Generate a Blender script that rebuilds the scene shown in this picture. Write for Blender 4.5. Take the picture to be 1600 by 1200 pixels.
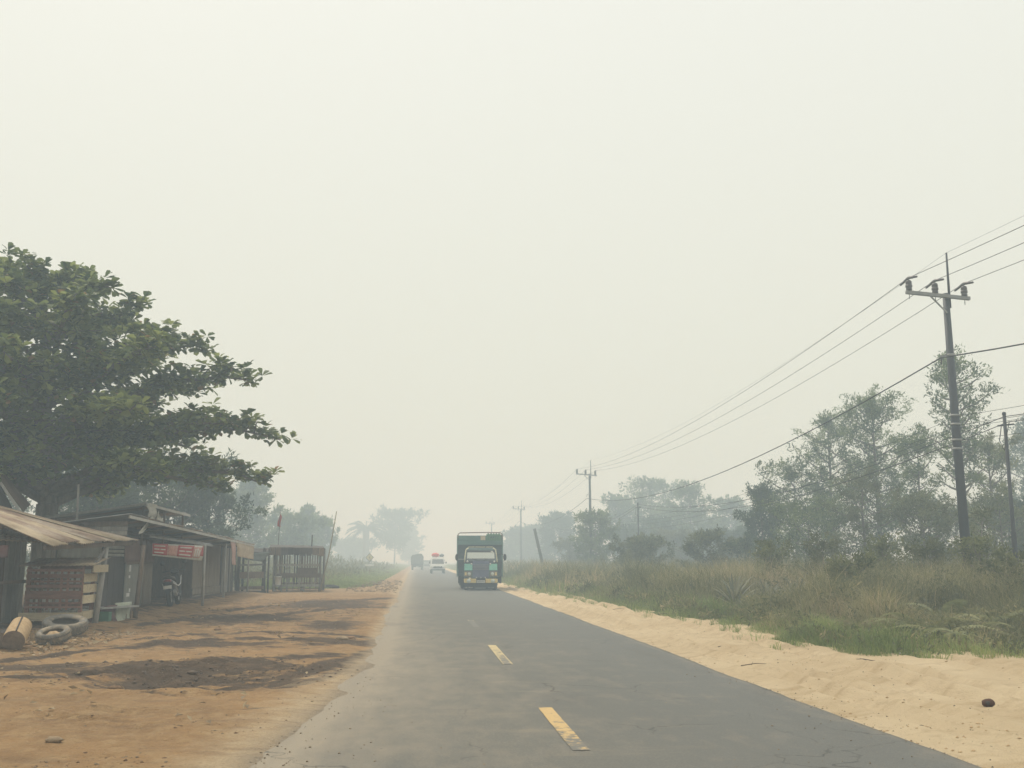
import bpy, bmesh, math, random
import numpy as np
from mathutils import Vector, Matrix, Euler

for o in list(bpy.data.objects):
    bpy.data.objects.remove(o)
scene = bpy.context.scene
COL = scene.collection
R = math.radians
rng = random.Random(7)
nr = np.random.default_rng(11)

# ------------------------------------------------------------------ camera
FPX = 1620.0
EYE = 1.5
PITCH = math.atan(275 / FPX)
YAW = math.atan(145 * math.cos(PITCH) / FPX)
cam_d = bpy.data.cameras.new('camera')
cam = bpy.data.objects.new('camera', cam_d)
COL.objects.link(cam)
cam_d.sensor_width = 36.0
cam_d.lens = 36.0 * FPX / 1600.0
cam_d.clip_start = 0.1
cam_d.clip_end = 4000
cam.location = (0, 0, EYE)
cam.rotation_euler = (R(90) + PITCH, 0, -YAW)
scene.camera = cam

# ------------------------------------------------------------------ sky
SUN_EL, SUN_AZ = R(56), R(-24)      # ahead and a little to the left of the road
world = bpy.data.worlds.new('World')
scene.world = world
world.use_nodes = True
wn, wl = world.node_tree.nodes, world.node_tree.links
wn.clear()
out = wn.new('ShaderNodeOutputWorld')
bg_sky = wn.new('ShaderNodeBackground'); bg_sky.inputs['Strength'].default_value = 0.05
bg_smoke = wn.new('ShaderNodeBackground'); bg_smoke.inputs['Strength'].default_value = 1.0
sky = wn.new('ShaderNodeTexSky'); sky.sky_type = 'NISHITA'; sky.sun_disc = False
sky.sun_elevation = SUN_EL; sky.sun_rotation = SUN_AZ
sky.dust_density = 8; sky.air_density = 1.5
tc = wn.new('ShaderNodeTexCoord'); sx = wn.new('ShaderNodeSeparateXYZ')
ramp = wn.new('ShaderNodeValToRGB')
ramp.color_ramp.elements[0].position = 0.0
ramp.color_ramp.elements[0].color = (0.77, 0.785, 0.665, 1)
ramp.color_ramp.elements[1].position = 0.5
ramp.color_ramp.elements[1].color = (0.905, 0.92, 0.845, 1)
_e = ramp.color_ramp.elements.new(1.0); _e.color = (1.15, 1.17, 1.09, 1)
mix = wn.new('ShaderNodeMixShader'); mix.inputs[0].default_value = 0.9
wl.new(tc.outputs['Generated'], sx.inputs[0]); wl.new(sx.outputs['Z'], ramp.inputs[0])
wl.new(ramp.outputs[0], bg_smoke.inputs['Color']); wl.new(sky.outputs[0], bg_sky.inputs['Color'])
wl.new(bg_sky.outputs[0], mix.inputs[1]); wl.new(bg_smoke.outputs[0], mix.inputs[2])
wl.new(mix.outputs[0], out.inputs['Surface'])

# ------------------------------------------------------------------ sun (veiled by smoke)
sun_d = bpy.data.lights.new('sun', 'SUN')
sun_d.energy = 2.3
sun_d.angle = R(11)
sun_d.color = (1.0, 0.93, 0.80)
sun = bpy.data.objects.new('sun', sun_d)
COL.objects.link(sun)
sdir = Vector((math.sin(SUN_AZ) * math.cos(SUN_EL), math.cos(SUN_AZ) * math.cos(SUN_EL), math.sin(SUN_EL)))
sun.rotation_euler = (-sdir).to_track_quat('-Z', 'Y').to_euler()
sun.location = (0, 0, 12)

# ------------------------------------------------------------------ render
scene.view_settings.view_transform = 'Standard'
scene.view_settings.look = 'None'
scene.view_settings.exposure = 0.08
scene.view_settings.gamma = 1.0
scene.view_settings.use_curve_mapping = False
scene.render.engine = 'CYCLES'
cy = scene.cycles
cy.use_denoising = True
cy.denoiser = 'OPENIMAGEDENOISE'
cy.max_bounces = 6
cy.diffuse_bounces = 3
cy.glossy_bounces = 2
cy.transmission_bounces = 3
cy.volume_bounces = 3
cy.transparent_max_bounces = 6
cy.use_adaptive_sampling = True
cy.adaptive_threshold = 0.02
cy.caustics_reflective = False
cy.caustics_refractive = False

# ------------------------------------------------------------------ surveying: where a sight line meets a depth, a wall or the ground
_sp, _cp, _ss, _cs = math.sin(PITCH), math.cos(PITCH), math.sin(YAW), math.cos(YAW)
_F = Vector((_ss * _cp, _cs * _cp, _sp)); _R = Vector((_cs, -_ss, 0)); _U = Vector((-_ss * _sp, -_cs * _sp, _cp))
def sight(x, y):
    return _F + _R * ((x - 800) / FPX) + _U * ((600 - y) / FPX)
def at(x, y, Y):
    d = sight(x, y); t = Y / d.y
    return Vector((d.x * t, Y, EYE + d.z * t))
def atx(x, y, X):
    d = sight(x, y); t = X / d.x
    return Vector((X, d.y * t, EYE + d.z * t))
def gnd(x, y):
    d = sight(x, y); t = -EYE / d.z
    return Vector((d.x * t, d.y * t, 0))

# ------------------------------------------------------------------ materials
MATS = {}
def nodes_of(name):
    m = bpy.data.materials.new(name); m.use_nodes = True
    n, l = m.node_tree.nodes, m.node_tree.links
    return m, n, l, n['Principled BSDF']

def c4(c):
    return (c[0], c[1], c[2], 1)

def mat(name, c1, c2=None, scale=6, stretch=(1, 1, 1), rough=.85, bump=.25, rnd=.25, metal=0, spec=.25,
        c3=None, s3=1.3, t3=.55, dist=.02):
    """weathered surface: two tones by noise, an optional third tone in patches, brightness varied per piece"""
    c2 = c2 or tuple(v * .7 for v in c1)
    m, n, l, p = nodes_of(name)
    tcd = n.new('ShaderNodeTexCoord'); mp = n.new('ShaderNodeMapping')
    oi = n.new('ShaderNodeObjectInfo')
    mp.inputs['Scale'].default_value = stretch
    l.new(tcd.outputs['Object'], mp.inputs['Vector'])
    add = n.new('ShaderNodeVectorMath'); add.operation = 'ADD'
    sc = n.new('ShaderNodeMath'); sc.operation = 'MULTIPLY'; sc.inputs[1].default_value = 37.0
    l.new(oi.outputs['Random'], sc.inputs[0]); l.new(sc.outputs[0], add.inputs[1]); l.new(mp.outputs[0], add.inputs[0])
    nz = n.new('ShaderNodeTexNoise'); nz.inputs['Scale'].default_value = scale
    nz.inputs['Detail'].default_value = 7; nz.inputs['Roughness'].default_value = .65
    l.new(add.outputs[0], nz.inputs['Vector'])
    rp = n.new('ShaderNodeMapRange'); rp.inputs[1].default_value = .35; rp.inputs[2].default_value = .65
    l.new(nz.outputs['Fac'], rp.inputs[0])
    mx = n.new('ShaderNodeMix'); mx.data_type = 'RGBA'
    mx.inputs[6].default_value = c4(c1); mx.inputs[7].default_value = c4(c2)
    l.new(rp.outputs[0], mx.inputs[0])
    col = mx.outputs[2]
    if c3:
        n3 = n.new('ShaderNodeTexNoise'); n3.inputs['Scale'].default_value = s3; n3.inputs['Detail'].default_value = 8
        n3.inputs['Roughness'].default_value = .7
        l.new(add.outputs[0], n3.inputs['Vector'])
        r3 = n.new('ShaderNodeMapRange'); r3.inputs[1].default_value = t3 - .06; r3.inputs[2].default_value = t3 + .06
        l.new(n3.outputs['Fac'], r3.inputs[0])
        m3 = n.new('ShaderNodeMix'); m3.data_type = 'RGBA'; m3.inputs[7].default_value = c4(c3)
        l.new(col, m3.inputs[6]); l.new(r3.outputs[0], m3.inputs[0]); col = m3.outputs[2]
    hv = n.new('ShaderNodeHueSaturation')
    vr = n.new('ShaderNodeMapRange'); vr.inputs[3].default_value = 1 - rnd; vr.inputs[4].default_value = 1 + rnd
    l.new(oi.outputs['Random'], vr.inputs[0]); l.new(vr.outputs[0], hv.inputs['Value']); l.new(col, hv.inputs['Color'])
    l.new(hv.outputs[0], p.inputs['Base Color'])
    p.inputs['Roughness'].default_value = rough
    p.inputs['Metallic'].default_value = metal
    p.inputs['Specular IOR Level'].default_value = spec
    if bump:
        b = n.new('ShaderNodeBump'); b.inputs['Strength'].default_value = bump; b.inputs['Distance'].default_value = dist
        l.new(nz.outputs['Fac'], b.inputs['Height']); l.new(b.outputs[0], p.inputs['Normal'])
    MATS[name] = m
    return m

def leafmat(name, dark, light, translucency=.3, third=None):
    m, n, l, p = nodes_of(name)
    a = n.new('ShaderNodeAttribute'); a.attribute_name = 'tint'
    rp = n.new('ShaderNodeValToRGB')
    rp.color_ramp.elements[0].color = c4(dark); rp.color_ramp.elements[1].color = c4(light)
    if third:
        rp.color_ramp.elements[1].position = .82
        e = rp.color_ramp.elements.new(.97); e.color = c4(third)
    l.new(a.outputs['Fac'], rp.inputs[0])
    p.inputs['Roughness'].default_value = .6; p.inputs['Specular IOR Level'].default_value = .25
    l.new(rp.outputs[0], p.inputs['Base Color'])
    tr = n.new('ShaderNodeBsdfTranslucent'); l.new(rp.outputs[0], tr.inputs['Color'])
    ms = n.new('ShaderNodeMixShader'); ms.inputs[0].default_value = translucency
    l.new(p.outputs[0], ms.inputs[1]); l.new(tr.outputs[0], ms.inputs[2])
    l.new(ms.outputs[0], n['Material Output'].inputs['Surface'])
    MATS[name] = m
    return m

mat('rust_sheet', (.38, .28, .205), (.21, .135, .095), 3.0, (1, 1, 1), .8, .15, .22, 0, .3, c3=(.42, .35, .28), s3=.9, t3=.52)
mat('rust_dark', (.12, .085, .065), (.075, .055, .045), 3.0, (1, 1, 1), .85, .15, .2)
mat('tan_sheet', (.44, .36, .25), (.24, .18, .12), 2.5, (1, 1, 1), .8, .15, .15, 0, .3, c3=(.22, .13, .08), s3=1.1, t3=.6)
mat('zinc_sheet', (.30, .31, .31), (.20, .20, .20), 3.0, (1, 1, 1), .6, .1, .2, .3, .4, c3=(.22, .15, .10), s3=1.0, t3=.6)
mat('wood_grey', (.25, .235, .215), (.14, .13, .115), 9, (3, 3, .5), .9, .3, .35)
mat('wood_pale', (.36, .35, .33), (.24, .235, .22), 7, (2, 2, .5), .9, .25, .25)
mat('wood_dark', (.075, .065, .06), (.04, .035, .033), 9, (3, 3, .6), .9, .3, .35)
mat('wood_brown', (.19, .14, .10), (.11, .08, .06), 9, (3, 3, .5), .9, .3, .3)
mat('wood_red', (.29, .155, .115), (.20, .11, .085), 8, (.6, 3, 3), .85, .25, .25)
mat('wood_cream', (.56, .48, .33), (.40, .33, .22), 8, (.6, 3, 3), .8, .2, .2, c3=(.25, .2, .13), t3=.64, s3=3)
mat('plywood_tan', (.24, .20, .155), (.17, .14, .11), 3, (1, 1, .4), .85, .1, .12)
mat('panel_red_brown', (.20, .125, .105), (.14, .09, .08), 3, (1, 1, 1), .85, .1, .12)
mat('panel_grey', (.26, .26, .235), (.17, .17, .155), 3, (1, 1, .5), .85, .1, .12)
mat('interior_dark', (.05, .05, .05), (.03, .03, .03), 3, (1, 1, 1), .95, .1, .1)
mat('bark', (.22, .19, .16), (.11, .095, .08), 7, (1, 1, .35), .95, .6, .1, dist=.05)
mat('bark_pale', (.32, .29, .25), (.18, .16, .14), 9, (1, 1, .35), .95, .4, .1)
mat('pole_steel', (.06, .062, .075), (.04, .042, .052), 5, (1, 1, .3), .6, .1, .08, .2)
mat('pole_far', (.12, .12, .12), (.08, .08, .08), 5, (1, 1, .3), .7, .1, .08)
mat('galvanised', (.34, .34, .34), (.24, .24, .24), 6, (1, 1, 1), .55, .1, .1, .4)
mat('insulator', (.10, .085, .085), (.06, .05, .05), 6, (1, 1, 1), .35, 0, .05, 0, .5)
mat('wire', (.10, .10, .10), (.08, .08, .08), 4, (1, 1, 1), .7, 0, 0)
mat('cable', (.035, .035, .035), (.03, .03, .03), 4, (1, 1, 1), .7, 0, 0)
mat('tyre', (.19, .175, .15), (.11, .10, .09), 9, (1, 1, 1), .9, .35, .15, c3=(.28, .23, .165), s3=3, t3=.54)
mat('tyre_black', (.03, .03, .03), (.022, .022, .022), 9, (1, 1, 1), .85, .1, .1)
mat('log_bark', (.50, .36, .21), (.36, .25, .14), 7, (3, 3, .5), .9, .3, .1)
mat('log_end', (.19, .145, .105), (.12, .09, .07), 10, (1, 1, 1), .95, .3, .1)
mat('cloth_white', (.60, .58, .52), (.45, .43, .38), 5, (1, 1, 1), .95, .2, .1)
mat('cloth_green', (.42, .45, .37), (.30, .33, .27), 6, (1, 1, 1), .95, .2, .1)
mat('cloth_maroon', (.14, .075, .07), (.09, .05, .05), 6, (1, 1, 1), .95, .2, .1)
mat('cloth_pink', (.50, .33, .30), (.38, .25, .22), 4, (1, 1, 1), .95, .2, .1)
mat('cloth_beige', (.45, .38, .28), (.33, .27, .2), 4, (1, 1, 1), .95, .2, .1)
mat('flag_red', (.45, .055, .04), (.35, .04, .03), 4, (1, 1, 1), .9, .1, 0)
mat('banner_red', (.42, .055, .05), (.34, .045, .04), 3, (1, 1, 1), .6, .1, 0)
mat('banner_white', (.62, .60, .55), (.50, .48, .44), 4, (1, 1, 1), .6, .1, 0)
mat('banner_pink', (.55, .30, .24), (.42, .18, .14), 14, (1, 1, 1), .6, 0, 0)
mat('plastic_white', (.70, .70, .66), (.58, .57, .52), 5, (1, 1, 1), .5, .05, .05)
mat('plastic_black', (.025, .025, .027), (.018, .018, .02), 5, (1, 1, 1), .45, .05, .05, 0, .5)
mat('plastic_green', (.05, .16, .10), (.04, .11, .07), 5, (1, 1, 1), .6, .05, .05)
mat('chrome', (.6, .6, .6), (.5, .5, .5), 5, (1, 1, 1), .25, 0, 0, .9)
mat('bamboo', (.28, .24, .15), (.18, .15, .10), 8, (2, 2, .4), .8, .15, .2)
mat('moto_black', (.03, .032, .036), (.02, .02, .022), 4, (1, 1, 1), .3, 0, 0, 0, .5)
mat('moto_white', (.70, .70, .70), (.6, .6, .6), 4, (1, 1, 1), .35, 0, 0, 0, .5)
mat('lamp_red', (.22, .025, .02), (.16, .02, .02), 4, (1, 1, 1), .3, 0, 0, 0, .5)
mat('truck_teal', (.24, .60, .50), (.19, .50, .42), 4, (1, 1, 1), .4, .02, 0, 0, .5)
mat('roof_edge', (.52, .51, .48), (.40, .39, .36), 5, (1, 1, 1), .6, .1, .1)
mat('truck_blue', (.12, .13, .21), (.09, .10, .17), 4, (1, 1, 1), .5, .02, 0)
mat('truck_cab', (.06, .12, .115), (.045, .09, .09), 4, (1, 1, 1), .4, .02, 0, 0, .5)
mat('truck_board', (.14, .26, .24), (.11, .20, .19), 3, (.5, 3, 3), .7, .1, .15)
mat('truck_board_dark', (.055, .085, .095), (.04, .065, .072), 3, (1, 1, 1), .75, .1, .12)
mat('truck_green', (.12, .26, .16), (.09, .2, .12), 3, (1, 1, 1), .7, .1, .1)
mat('truck_cream', (.72, .68, .46), (.5, .46, .3), 5, (1, 1, 1), .5, .02, 0)
mat('truck_yellow', (.74, .58, .22), (.62, .48, .18), 5, (1, 1, 1), .5, .05, 0)
mat('truck_black', (.018, .018, .02), (.012, .012, .014), 5, (1, 1, 1), .5, .05, 0, 0, .4)
mat('truck_tan', (.24, .19, .15), (.16, .13, .11), 5, (1, 1, 1), .6, .05, 0)
mat('lamp_clear', (.75, .75, .72), (.65, .65, .62), 5, (1, 1, 1), .15, 0, 0, .3, .6)
mat('van_white', (.78, .78, .74), (.7, .7, .66), 5, (1, 1, 1), .35, 0, 0, 0, .5)
mat('bag_red', (.70, .08, .06), (.60, .06, .05), 3, (1, 1, 1), .9, .2, .1)
mat('tarp_grey', (.15, .17, .16), (.1, .115, .11), 3, (1, 1, 1), .8, .2, .1)
mat('sign_yellow', (.72, .66, .42), (.62, .56, .36), 3, (1, 1, 1), .5, 0, 0)
mat('stone', (.34, .26, .175), (.23, .17, .11), 12, (1, 1, 1), .95, .4, .3)
mat('clod', (.27, .17, .095), (.17, .105, .065), 12, (1, 1, 1), .95, .4, .25)
mat('clod_dark', (.13, .10, .078), (.085, .068, .056), 12, (1, 1, 1), .95, .4, .25)
mat('twig', (.12, .085, .06), (.07, .05, .04), 12, (1, 1, 1), .95, .2, .3)
mat('husk', (.12, .06, .04), (.07, .035, .025), 12, (3, 3, .5), .95, .5, .1)
mat('litter', (.7, .7, .68), (.6, .6, .58), 6, (1, 1, 1), .7, .1, .1)
mat('paint_yellow_base', (.5, .36, .12))

def glass(name, c=(.05, .06, .06), rough=.08):
    m, n, l, p = nodes_of(name)
    p.inputs['Base Color'].default_value = c4(c); p.inputs['Roughness'].default_value = rough
    p.inputs['Specular IOR Level'].default_value = .8
    p.inputs['Coat Weight'].default_value = .6
    MATS[name] = m
glass('glass_dark', (.035, .04, .04)); glass('glass_grey', (.55, .59, .54), .12)

leafmat('leaf_almond', (.045, .08, .026), (.32, .36, .11), .45, (.32, .21, .09))
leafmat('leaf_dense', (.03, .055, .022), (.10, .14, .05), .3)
leafmat('leaf_acacia', (.055, .088, .03), (.22, .27, .10), .45)
leafmat('leaf_yellowish', (.08, .10, .035), (.25, .26, .11), .35)
leafmat('leaf_olive', (.07, .085, .035), (.19, .20, .09), .35)
leafmat('leaf_palm', (.035, .06, .025), (.09, .13, .05), .25)
leafmat('grass_green', (.11, .16, .045), (.32, .38, .13), .42, (.48, .40, .2))
leafmat('scrub', (.10, .115, .05), (.31, .29, .14), .38, (.48, .39, .23))
leafmat('fern', (.10, .125, .045), (.29, .29, .135), .4, (.42, .35, .18))
leafmat('fern_dry', (.13, .12, .06), (.33, .28, .16), .35)
leafmat('pandanus', (.13, .14, .09), (.33, .31, .22), .25)
leafmat('dry_leaf', (.17, .12, .07), (.38, .3, .18), .2)

# ------------------------------------------------------------------ object helpers
def props(o, label=None, cat=None, group=None, kind=None):
    if label: o['label'] = label
    if cat: o['category'] = cat
    if group: o['group'] = group
    if kind: o['kind'] = kind
    return o
def thing(name, label, cat, loc=(0, 0, 0), rz=0, group=None):
    o = bpy.data.objects.new(name, None); COL.objects.link(o)
    o.location = loc; o.rotation_euler = (0, 0, rz); o.empty_display_size = .2
    o['wm'] = 0; del o['wm']
    return props(o, label, cat, group)
def root_matrix(o):
    while o.parent: o = o.parent
    return Matrix.Translation(o.location) @ o.rotation_euler.to_matrix().to_4x4()

class MB:
    """collects shapes; build() links them as one mesh object"""
    def __init__(s): s.v = []; s.f = []; s.smooth = []
    def poly(s, vs, fs, smooth=False):
        b = len(s.v); s.v += [Vector(v) for v in vs]
        for f in fs: s.f.append([i + b for i in f]); s.smooth.append(smooth)
        return s
    def hexa(s, c):   # 8 corners: bottom 4 ccw, top 4 ccw
        return s.poly(c, [(3, 2, 1, 0), (4, 5, 6, 7), (0, 1, 5, 4), (1, 2, 6, 5), (2, 3, 7, 6), (3, 0, 4, 7)])
    def box(s, x0, x1, y0, y1, z0, z1):
        return s.hexa([(x0, y0, z0), (x1, y0, z0), (x1, y1, z0), (x0, y1, z0), (x0, y0, z1), (x1, y0, z1), (x1, y1, z1), (x0, y1, z1)])
    def bar(s, a, b, w, h=None, up=(0, 0, 1)):
        a, b = Vector(a), Vector(b); h = h or w
        d = (b - a).normalized(); u = Vector(up)
        if abs(d.dot(u)) > .97: u = Vector((1, 0, 0))
        x = d.cross(u).normalized(); u = x.cross(d).normalized()
        x = x * w / 2; u = u * h / 2
        return s.hexa([a - x - u, a + x - u, b + x - u, b - x - u, a - x + u, a + x + u, b + x + u, b - x + u])
    def tube(s, pts, rad, n=8, cap=True, smooth=True):
        pts = [Vector(p) for p in pts]; k = len(pts)
        if not hasattr(rad, '__len__'): rad = [rad] * k
        vs, fs = [], []; px = None
        for i in range(k):
            d = (pts[min(i + 1, k - 1)] - pts[max(i - 1, 0)]).normalized()
            if px is None:
                u = Vector((0, 0, 1)) if abs(d.z) < .9 else Vector((1, 0, 0))
                px = d.cross(u).normalized()
            else:
                px = (px - d * px.dot(d)).normalized()
            py = d.cross(px)
            for j in range(n):
                a = 2 * math.pi * j / n
                vs.append(pts[i] + (px * math.cos(a) + py * math.sin(a)) * rad[i])
        for i in range(k - 1):
            for j in range(n):
                fs.append((i * n + j, i * n + (j + 1) % n, (i + 1) * n + (j + 1) % n, (i + 1) * n + j))
        s.poly(vs, fs, smooth)
        if cap:
            b = len(s.v) - k * n
            s.f.append([b + j for j in reversed(range(n))]); s.smooth.append(False)
            s.f.append([b + (k - 1) * n + j for j in range(n)]); s.smooth.append(False)
        return s
    def lathe(s, prof, origin=(0, 0, 0), axis='z', n=20, closed=False):
        """profile of (radius, height) revolved round an axis through origin"""
        vs, fs = [], []; k = len(prof); o = Vector(origin)
        for (r, h) in prof:
            for j in range(n):
                a = 2 * math.pi * j / n; c, d = r * math.cos(a), r * math.sin(a)
                vs.append(o + Vector({'z': (c, d, h), 'y': (c, h, d), 'x': (h, c, d)}[axis]))
        kk = k if closed else k - 1
        for i in range(kk):
            for j in range(n):
                i2 = (i + 1) % k
                fs.append((i * n + j, i * n + (j + 1) % n, i2 * n + (j + 1) % n, i2 * n + j))
        return s.poly(vs, fs, True)
    def blob(s, c, r, seed=0, jit=.15, n=8, m=6):
        c = Vector(c); rr = random.Random(seed); vs = [c + Vector((0, 0, -r[2]))]; fs = []
        for i in range(1, m):
            t = math.pi * i / m
            for j in range(n):
                a = 2 * math.pi * j / n; k = 1 + rr.uniform(-jit, jit)
                vs.append(c + Vector((r[0] * math.sin(t) * math.cos(a) * k, r[1] * math.sin(t) * math.sin(a) * k, -r[2] * math.cos(t) * k)))
        vs.append(c + Vector((0, 0, r[2])))
        for j in range(n):
            fs.append((0, 1 + (j + 1) % n, 1 + j))
            fs.append((len(vs) - 1, 1 + (m - 2) * n + j, 1 + (m - 2) * n + (j + 1) % n))
        for i in range(m - 2):
            for j in range(n):
                fs.append((1 + i * n + j, 1 + i * n + (j + 1) % n, 1 + (i + 1) * n + (j + 1) % n, 1 + (i + 1) * n + j))
        return s.poly(vs, fs, True)
    def sheet(s, p00, p10, p11, p01, th=.006, corr=0, pitch=.09, along='u', nv=4, sag=0, seed=0, wob=0):
        """quad sheet with thickness; corrugations run along v when along == 'u' (ridges cross u)"""
        p00, p10, p11, p01 = map(Vector, (p00, p10, p11, p01))
        nrm = (p10 - p00).cross(p01 - p00).normalized(); rr = random.Random(seed)
        L = (p10 - p00).length
        nu = max(4, int(L / (pitch / 4))) if corr else max(4, nv)
        nu = min(nu, 90)
        top, bot = [], []
        ph = [rr.uniform(0, 6) for _ in range(4)]
        for j in range(nv + 1):
            v = j / nv
            for i in range(nu + 1):
                u = i / nu
                p = (p00 * (1 - u) + p10 * u) * (1 - v) + (p01 * (1 - u) + p11 * u) * v
                d = corr * math.sin(2 * math.pi * u * L / pitch) if corr else 0
                d += wob * (math.sin(5 * u + ph[0] + 2 * v) + math.sin(7 * v + ph[1]) * .7 + math.sin(11 * u + 6 * v + ph[2]) * .4)
                q = p + nrm * d - Vector((0, 0, sag * 4 * u * (1 - u)))
                top.append(q + nrm * th / 2); bot.append(q - nrm * th / 2)
        n1 = nu + 1; N = len(top); fs = []
        for j in range(nv):
            for i in range(nu):
                a = j * n1 + i
                fs.append((a, a + 1, a + n1 + 1, a + n1)); fs.append((N + a, N + a + n1, N + a + n1 + 1, N + a + 1))
        for i in range(nu):
            fs.append((i, N + i, N + i + 1, i + 1)); a = nv * n1 + i; fs.append((a, a + 1, N + a + 1, N + a))
        for j in range(nv):
            a = j * n1; fs.append((a, a + n1, N + a + n1, N + a)); a += nu; fs.append((a, N + a, N + a + n1, a + n1))
        return s.poly(top + bot, fs, True)
    def build(s, name, material, parent=None, local=False, bevel=0):
        me = bpy.data.meshes.new(name)
        vs = s.v
        if parent is not None and not local:
            inv = root_matrix(parent).inverted(); vs = [inv @ v for v in vs]
        me.from_pydata([tuple(v) for v in vs], [], s.f)
        me.polygons.foreach_set('use_smooth', s.smooth)
        me.materials.append(MATS[material]); me.update()
        o = bpy.data.objects.new(name, me); COL.objects.link(o)
        if parent is not None: o.parent = parent
        if bevel:
            b = o.modifiers.new('bevel', 'BEVEL'); b.width = bevel; b.segments = 2; b.limit_method = 'ANGLE'; b.angle_limit = R(40)
        return o

def np_mesh(name, verts, faces, material, tint=None, parent=None, smooth=False):
    """verts (n,3); faces (m,3) or (m,4)"""
    me = bpy.data.meshes.new(name); k = faces.shape[1]
    me.vertices.add(len(verts)); me.loops.add(faces.size); me.polygons.add(len(faces))
    if parent is not None:
        inv = np.array(root_matrix(parent).inverted()); verts = verts @ inv[:3, :3].T + inv[:3, 3]
    me.vertices.foreach_set('co', verts.astype(np.float32).ravel())
    me.loops.foreach_set('vertex_index', faces.astype(np.int32).ravel())
    me.polygons.foreach_set('loop_start', np.arange(0, faces.size, k, dtype=np.int32))
    me.polygons.foreach_set('use_smooth', np.full(len(faces), smooth))
    if tint is not None:
        a = me.attributes.new('tint', 'FLOAT', 'POINT'); a.data.foreach_set('value', tint.astype(np.float32))
    me.materials.append(MATS[material]); me.update(calc_edges=True); me.validate()
    o = bpy.data.objects.new(name, me); COL.objects.link(o)
    if parent is not None: o.parent = parent
    return o

def norm(a): return a / np.maximum(np.linalg.norm(a, axis=1, keepdims=True), 1e-9)

def leaf_arrays(base, direc, up, length, width, tint, wide=.6, fold=.18):
    """two-triangle folded leaves: base, side, tip, side"""
    d = norm(direc); x = norm(np.cross(d, up)); nn = np.cross(x, d)
    L = length[:, None]; w = width[:, None]
    mid = base + d * L * wide
    v = np.stack([base, mid + x * w / 2 + nn * w * fold, base + d * L - nn * L * .06, mid - x * w / 2 + nn * w * fold], 1)
    n = len(base); i = np.arange(n)[:, None] * 4
    f = np.concatenate([i + np.array([[0, 1, 2]]), i + np.array([[0, 2, 3]])], 0)
    return v.reshape(-1, 3), f, np.repeat(tint, 4)

def round_leaf_arrays(base, direc, up, length, width, tint, fold=.12):
    """broad obovate leaves, four triangles each"""
    d = norm(direc); x = norm(np.cross(d, up)); nn = np.cross(x, d); L = length[:, None]; w = width[:, None]
    q = lambda a, b, c: base + d * L * a + x * w * b + nn * w * c
    v = np.stack([base, q(.48, .36, fold), q(.82, .48, fold), q(1.0, 0, -.06), q(.82, -.48, fold), q(.48, -.36, fold)], 1)
    i = np.arange(len(base))[:, None] * 6
    f = np.concatenate([i + np.array([t_]) for t_ in ((0, 1, 5), (1, 2, 4), (1, 4, 5), (2, 3, 4))], 0)
    return v.reshape(-1, 3), f, np.repeat(tint, 6)

def rand_dirs(n, zbias=0.0, zs=1.0):
    d = nr.normal(size=(n, 3)); d[:, 2] = d[:, 2] * zs + zbias
    return norm(d)

def blades(px, py, pz, h, w, lean, tint):
    """curved grass blades, three triangles each"""
    n = len(px); a = nr.uniform(0, 2 * np.pi, n); b = nr.uniform(0, 2 * np.pi, n)
    base = np.stack([px, py, pz], 1)
    side = np.stack([np.cos(a), np.sin(a), np.zeros(n)], 1) * (w / 2)[:, None]
    ld = np.stack([np.cos(b), np.sin(b), np.zeros(n)], 1)
    m = base + ld * (lean * h * .3)[:, None]; m[:, 2] += h * .6
    t = base + ld * (lean * h)[:, None]; t[:, 2] += h * (1 - .35 * lean)
    v = np.stack([base - side, base + side, m + side * .8, m - side * .8, t], 1).reshape(-1, 3)
    i = np.arange(n)[:, None] * 5
    f = np.concatenate([i + np.array([[0, 1, 2]]), i + np.array([[0, 2, 3]]), i + np.array([[3, 2, 4]])], 0)
    return v, f, np.repeat(tint, 5)

def joinarr(parts):
    vs, fs, ts, b = [], [], [], 0
    for v, f, t in parts:
        vs.append(v); fs.append(f + b); ts.append(t); b += len(v)
    return np.concatenate(vs), np.concatenate(fs), np.concatenate(ts)

def vnoise(x, y, seed=0):
    """smooth value noise on arrays"""
    r = np.random.default_rng(seed); t = r.random((256, 256))
    xi = np.floor(x).astype(int); yi = np.floor(y).astype(int); fx = x - xi; fy = y - yi
    fx = fx * fx * (3 - 2 * fx); fy = fy * fy * (3 - 2 * fy)
    g = lambda a, b: t[a % 256, b % 256]
    return (g(xi, yi) * (1 - fx) + g(xi + 1, yi) * fx) * (1 - fy) + (g(xi, yi + 1) * (1 - fx) + g(xi + 1, yi + 1) * fx) * fy
def fbm(x, y, seed=0, o=4):
    s = 0; a = 1; t = 0
    for k in range(o):
        s = s + a * vnoise(x * 2 ** k, y * 2 ** k, seed + k); t += a; a *= .5
    return s / t - .5

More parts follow.
